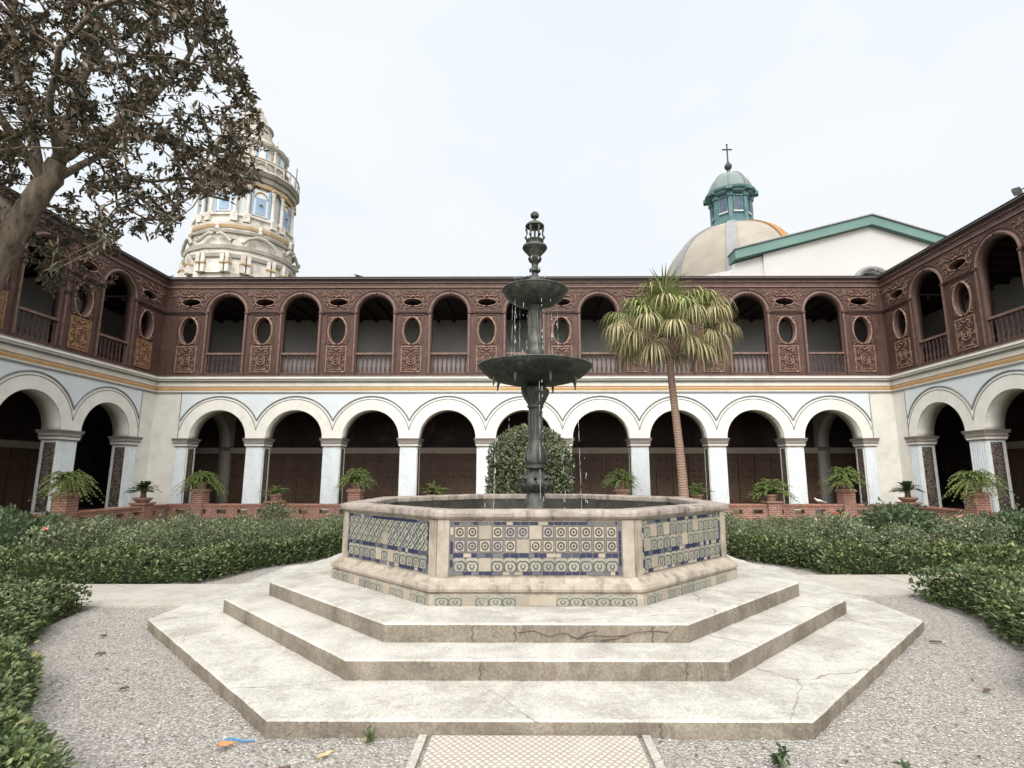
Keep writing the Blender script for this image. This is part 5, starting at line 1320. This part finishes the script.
# thin the crown where the photograph shows bare twigs and open sky
th = np.sin(X*2.9+1)*np.sin(Z*2.6+.5) + .6*np.sin(X*5.3+Z*4.1)
keep = (th > -.6) | (RN.random(len(X)) < .35)
gap = (((X+6.9)/.75)**2 + ((Z-8.9)/.4)**2 < 1); keep &= ~gap | (RN.random(len(X)) < .45)
keep &= ~((X < -8.6) & (X > -11.2) & (Z < 7.9) & (Yt < 2.7) & (np.abs((X+9.7)-(Z-6.5)*.42) < .75)); low = Z < 6.9; keep &= ~low | (RN.random(len(X)) < .75)
X, Z, Yt, dpt = X[keep], Z[keep], Yt[keep], dpt[keep]
tips = np.stack([-.08+(X+.08)*dpt, Yt, 1.6+(Z-1.6)*dpt], 1)[:2900]
hang = np.stack([RN.uniform(-11.2, -9.4, 90), RN.uniform(2.9, 4.3, 90), RN.uniform(5.6, 7.4, 90)], 1)
tips = np.concatenate([tips, hang])
order = np.argsort(np.min(np.linalg.norm(tips[:, None]-np.array(nodes)[None, ::3], axis=2), axis=1))
tip_ids = []
for q in order:
    A = np.array(nodes[12:]); d = np.linalg.norm(A-tips[q], axis=1) + np.maximum(0, (A[:, 2]-tips[q][2]))*.35
    j = int(np.argmin(d))+12; pr = j; v = tips[q]-nodes[j]; L_ = np.linalg.norm(v); ns = max(1, int(L_/.35))
    for s in range(1, ns+1):
        p = nodes[j] + v*s/ns + RN.normal(size=3)*.03 - np.array([0, 0, .06])*math.sin(PI*s/ns)*L_; nodes.append(p); par.append(pr); pr = len(nodes)-1
    tip_ids.append(pr)
rad = np.full(len(nodes), .0); cnt = np.zeros(len(nodes))
for i in tip_ids: cnt[i] += 1
for i in range(len(nodes)-1, 0, -1):
    if par[i] >= 0: cnt[par[i]] += cnt[i]
for i in range(len(nodes)): rad[i] = fixed_r.get(i, .0065*max(1, cnt[i])**.42)
m_ = MB(); tm = MB()
for i in range(1, len(nodes)):
    p, q = nodes[par[i]]-o0, nodes[i]-o0; big = i in fixed_r
    if not big: m_.tube([p, q], [min(rad[par[i]], rad[i]*1.3), rad[i]], 'twig', 4, caps=False)
def limb(ids, parent=None):
    P = ([nodes[par[ids[0]]]-o0] if par[ids[0]] >= 0 else []) + [nodes[i]-o0 for i in ids]; R = ([fixed_r[ids[0]]*1.05] if par[ids[0]] >= 0 else []) + [fixed_r[i] for i in ids]
    mm = MB(); mm.tube(P, R, 'bark', 14); return mm.build('trunk' if parent is None else 'limb', BT, smooth=True)
limb(T0)
for ids in (L1, L2, L3, L4, L5, L6, L7, L8): limb(ids, 1)
m_.build('twigs', BT, smooth=True)['kind'] = 'stuff'
C = []; D = []; N = []
for i in tip_ids:
    p = nodes[i]; v = p-nodes[par[i]]; v /= np.linalg.norm(v)+1e-9
    m = int(RN.integers(8, 15))
    for k in range(m):
        C.append(p - o0 - v*RN.uniform(0, .26) + rdir(1)[0]*.045); D.append(v*.45 + rdir(1)[0]*.9 + np.array([0, 0, -.12])); N.append(rdir(1)[0]*.7+np.array([0, 0, 1]))
nl = len(C); Ls = RN.uniform(.09, .165, nl)
link('crown', leaf_mesh('crown', C, np.array(D), np.array(N), Ls, Ls*.36, 'tree_leaf'), BT)

# ================================================================== SMALL THINGS
# floodlight on the right hand roof
r = thing('floodlight', 'small dark floodlight on a bracket arm above the right hand roof edge', 'floodlight', (15.4, 7.2, 9.7))
m_ = MB(); m_.tube([(0, 0, 0), (0, 0, .55), (-.05, .1, .62), (-.2, .75, .60)], [.03, .03, .025, .02], 'iron_black', 6); m_.build('bracket', r, smooth=True)
m_ = MB(); m_.box(-.16, .10, -.10, .10, -.05, .05, 'iron_black'); m_.box(-.14, .08, -.085, .085, -.075, -.05, 'cupola_grey'); o = m_.build('lamp_head', r); o.location = (-.22, .85, .58); o.rotation_euler = (.1, .35, .6)
def bird(x, y, z, rz, mat, label, wings=False, s=1.):
    r = thing('pigeon', label, 'bird', (x, y, z), rz); r.scale = (s,)*3
    m_ = MB()
    m_.tube([(-.17, 0, .085), (-.11, 0, .10), (-.05, 0, .115), (.02, 0, .125), (.07, 0, .15), (.10, 0, .185), (.12, 0, .20), (.145, 0, .198)], [.012, .03, .052, .058, .045, .026, .028, .014], mat, 10)
    m_.tube([(.145, 0, .197), (.175, 0, .19)], [.008, .002], 'iron_black', 5)
    m_.box(-.27, -.13, -.025, .025, .075, .09, mat)
    for q in (-1, 1): m_.tube([(.0, q*.02, .08), (.0, q*.02, 0)], .005, 'leaf_orange', 4)
    m_.build('body', r, smooth=True)
    for q in (-1, 1):
        w = MB()
        if wings: w.add([(.04, q*.04, .14), (-.10, q*.05, .13), (-.12, q*.26, .20), (.0, q*.30, .22), (.06, q*.15, .19)], [(0, 1, 2, 3, 4)], mat)
        else: w.tube([(.05, q*.045, .135), (-.04, q*.055, .125), (-.16, q*.03, .10)], [.012, .03, .008], mat, 6)
        w.build('wing', r, smooth=True)
bird(-15.1, YB+.2, 9.70, .4, 'bird_grey', 'grey pigeon on the roof edge at the left inner corner')
bird(-7.15, YB+.1, 9.70, 2.8, 'bird_grey', 'grey pigeon on the far roof edge right of the bell tower')
bird(-.22, -.36, 4.305, 2.9, 'bird_grey', 'dark pigeon on the rim of the upper fountain bowl, at its left', s=.42)
bird(-.06, -.42, 4.305, .3, 'bird_grey', 'dark pigeon on the upper fountain bowl close to the finial', s=.4)
bird(10.7, WY-.05, ZW, 2.9, 'bird_white', 'white pigeon standing on the garden wall near the right corner')
def fallen(name, x, y, L_, W_, rz, mat, label, z=.012):
    vs = []; fs = []; n = 8
    for i in range(n+1):
        t = i/n; w = W_*math.sin(PI*min(1, t*1.02))**.7*.5 + .0006; zc = .006*math.sin(PI*t) + .003*math.sin(t*9)
        vs += [(L_*(t-.5), -w, zc+.010), (L_*(t-.5), 0, zc), (L_*(t-.5), w, zc+.013)]
    for i in range(n): fs += [(3*i, 3*i+1, 3*i+4, 3*i+3), (3*i+1, 3*i+2, 3*i+5, 3*i+4)]
    m_ = MB(); m_.add(vs, fs, mat); m_.tube([(-L_*.5, 0, .002), (-L_*.62, .004, .004)], .0012, mat, 4)
    return m_.build(name, None, label=label, cat='leaf', loc=(x, y, z), rz=rz, recalc=False)
fallen('fallen_leaf', -1.87, -4.21, .09, .055, .2, 'leaf_orange', 'orange fallen leaf on the gravel beside the blue strip')
fallen('fallen_leaf', -1.23, -4.33, .11, .03, .9, 'leaf_tan', 'narrow tan fallen leaf on the gravel left of the tiled walk')
fallen('fallen_leaf', -1.40, -4.48, .07, .03, .3, 'leaf_brown', 'dark curled leaf on the gravel at the bottom picture edge')
fallen('fallen_leaf', -3.9, -2.55, .08, .045, .6, 'leaf_brown', 'dark brown leaf on the left gravel midway to the hedge')
fallen('fallen_leaf', -4.3, -2.0, .07, .04, .1, 'leaf_brown', 'thin brown leaf on the left gravel near the hedge')
fallen('fallen_leaf', -3.1, -3.35, .06, .035, .9, 'leaf_brown', 'brown leaf on the left gravel near the lowest step')
fallen('fallen_leaf', 3.85, -2.15, .11, .04, -.2, 'leaf_brown', 'long dark leaf on the right gravel beside the lowest step')
fallen('fallen_leaf', 3.35, -3.35, .09, .035, .4, 'leaf_brown', 'small dark leaf on the right gravel in the foreground')
m_ = MB(); m_.tube([(-.09, .0, .01), (-.03, .012, .016), (.03, -.006, .012), (.10, .008, .01)], [.005, .006, .005, .004], 'plastic_blue', 6)
m_.build('plastic_strip', None, smooth=True, label='short blue plastic strip lying against the lowest step', cat='litter', loc=(-1.83, -4.14, .0))
def sprout(x, y, n, L_, label, seed, mat='shrub_leaf'):
    r = thing('small_plant', label, 'plant', (x, y, 0)); rr = np.random.default_rng(seed); C = []; D = []; N = []; st = MB()
    for k in range(max(2, n//7)):
        a = rr.uniform(0, 2*PI); e_ = np.array([math.cos(a)*.7, math.sin(a)*.7, 1.])*L_*rr.uniform(.7, 1.3); st.tube([(0, 0, 0), tuple(e_*.5+[0, 0, .01]), tuple(e_)], [.004, .003, .002], mat, 4)
        for j in range(7): C.append(e_*rr.uniform(.35, 1)); D.append(rr.normal(size=3)*.7+[0, 0, .35]); N.append(rr.normal(size=3)*.4+[0, 0, 1])
    link('foliage', leaf_mesh('foliage', C, np.array(D), np.array(N), rr.uniform(.035, .06, len(C)), .024, mat), r); st.build('stem', r)
sprout(1.33, -4.42, 42, .085, 'small dark leafed seedling on the gravel right of the tiled walk', 1)
sprout(1.98, -4.52, 14, .05, 'tiny dark sprout at the bottom edge right of the larger seedling', 2)
sprout(-1.05, -4.15, 20, .05, 'little tuft of weeds against the lowest step left of the tiled walk', 3, 'hedge_leaf')
sprout(-2.6, -3.05, 12, .045, 'tiny weed growing against the slanting left edge of the lowest step', 4, 'hedge_leaf')

# leaf litter blown against the hedges and the platform
nL = 420; a_ = RN.uniform(-PI, PI, nL); r_ = np.where(RN.random(nL) < .6, 5.35-RN.exponential(.22, nL), RN.uniform(4.2, 5.3, nL))
X, Y = r_*np.cos(a_), r_*np.sin(a_); kk = ~((Y > -.9) & (Y < 1.5)); X, Y = X[kk], Y[kk]; nL = len(X)
D_ = rdir(nL); D_[:, 2] *= .15
link('leaf_litter', leaf_mesh('leaf_litter', np.stack([X, Y, np.full(nL, .012)], 1), D_, rdir(nL)*.25+np.array([0, 0, 1]), RN.uniform(.015, .045, nL), .014, 'tree_leaf'), kind='stuff')
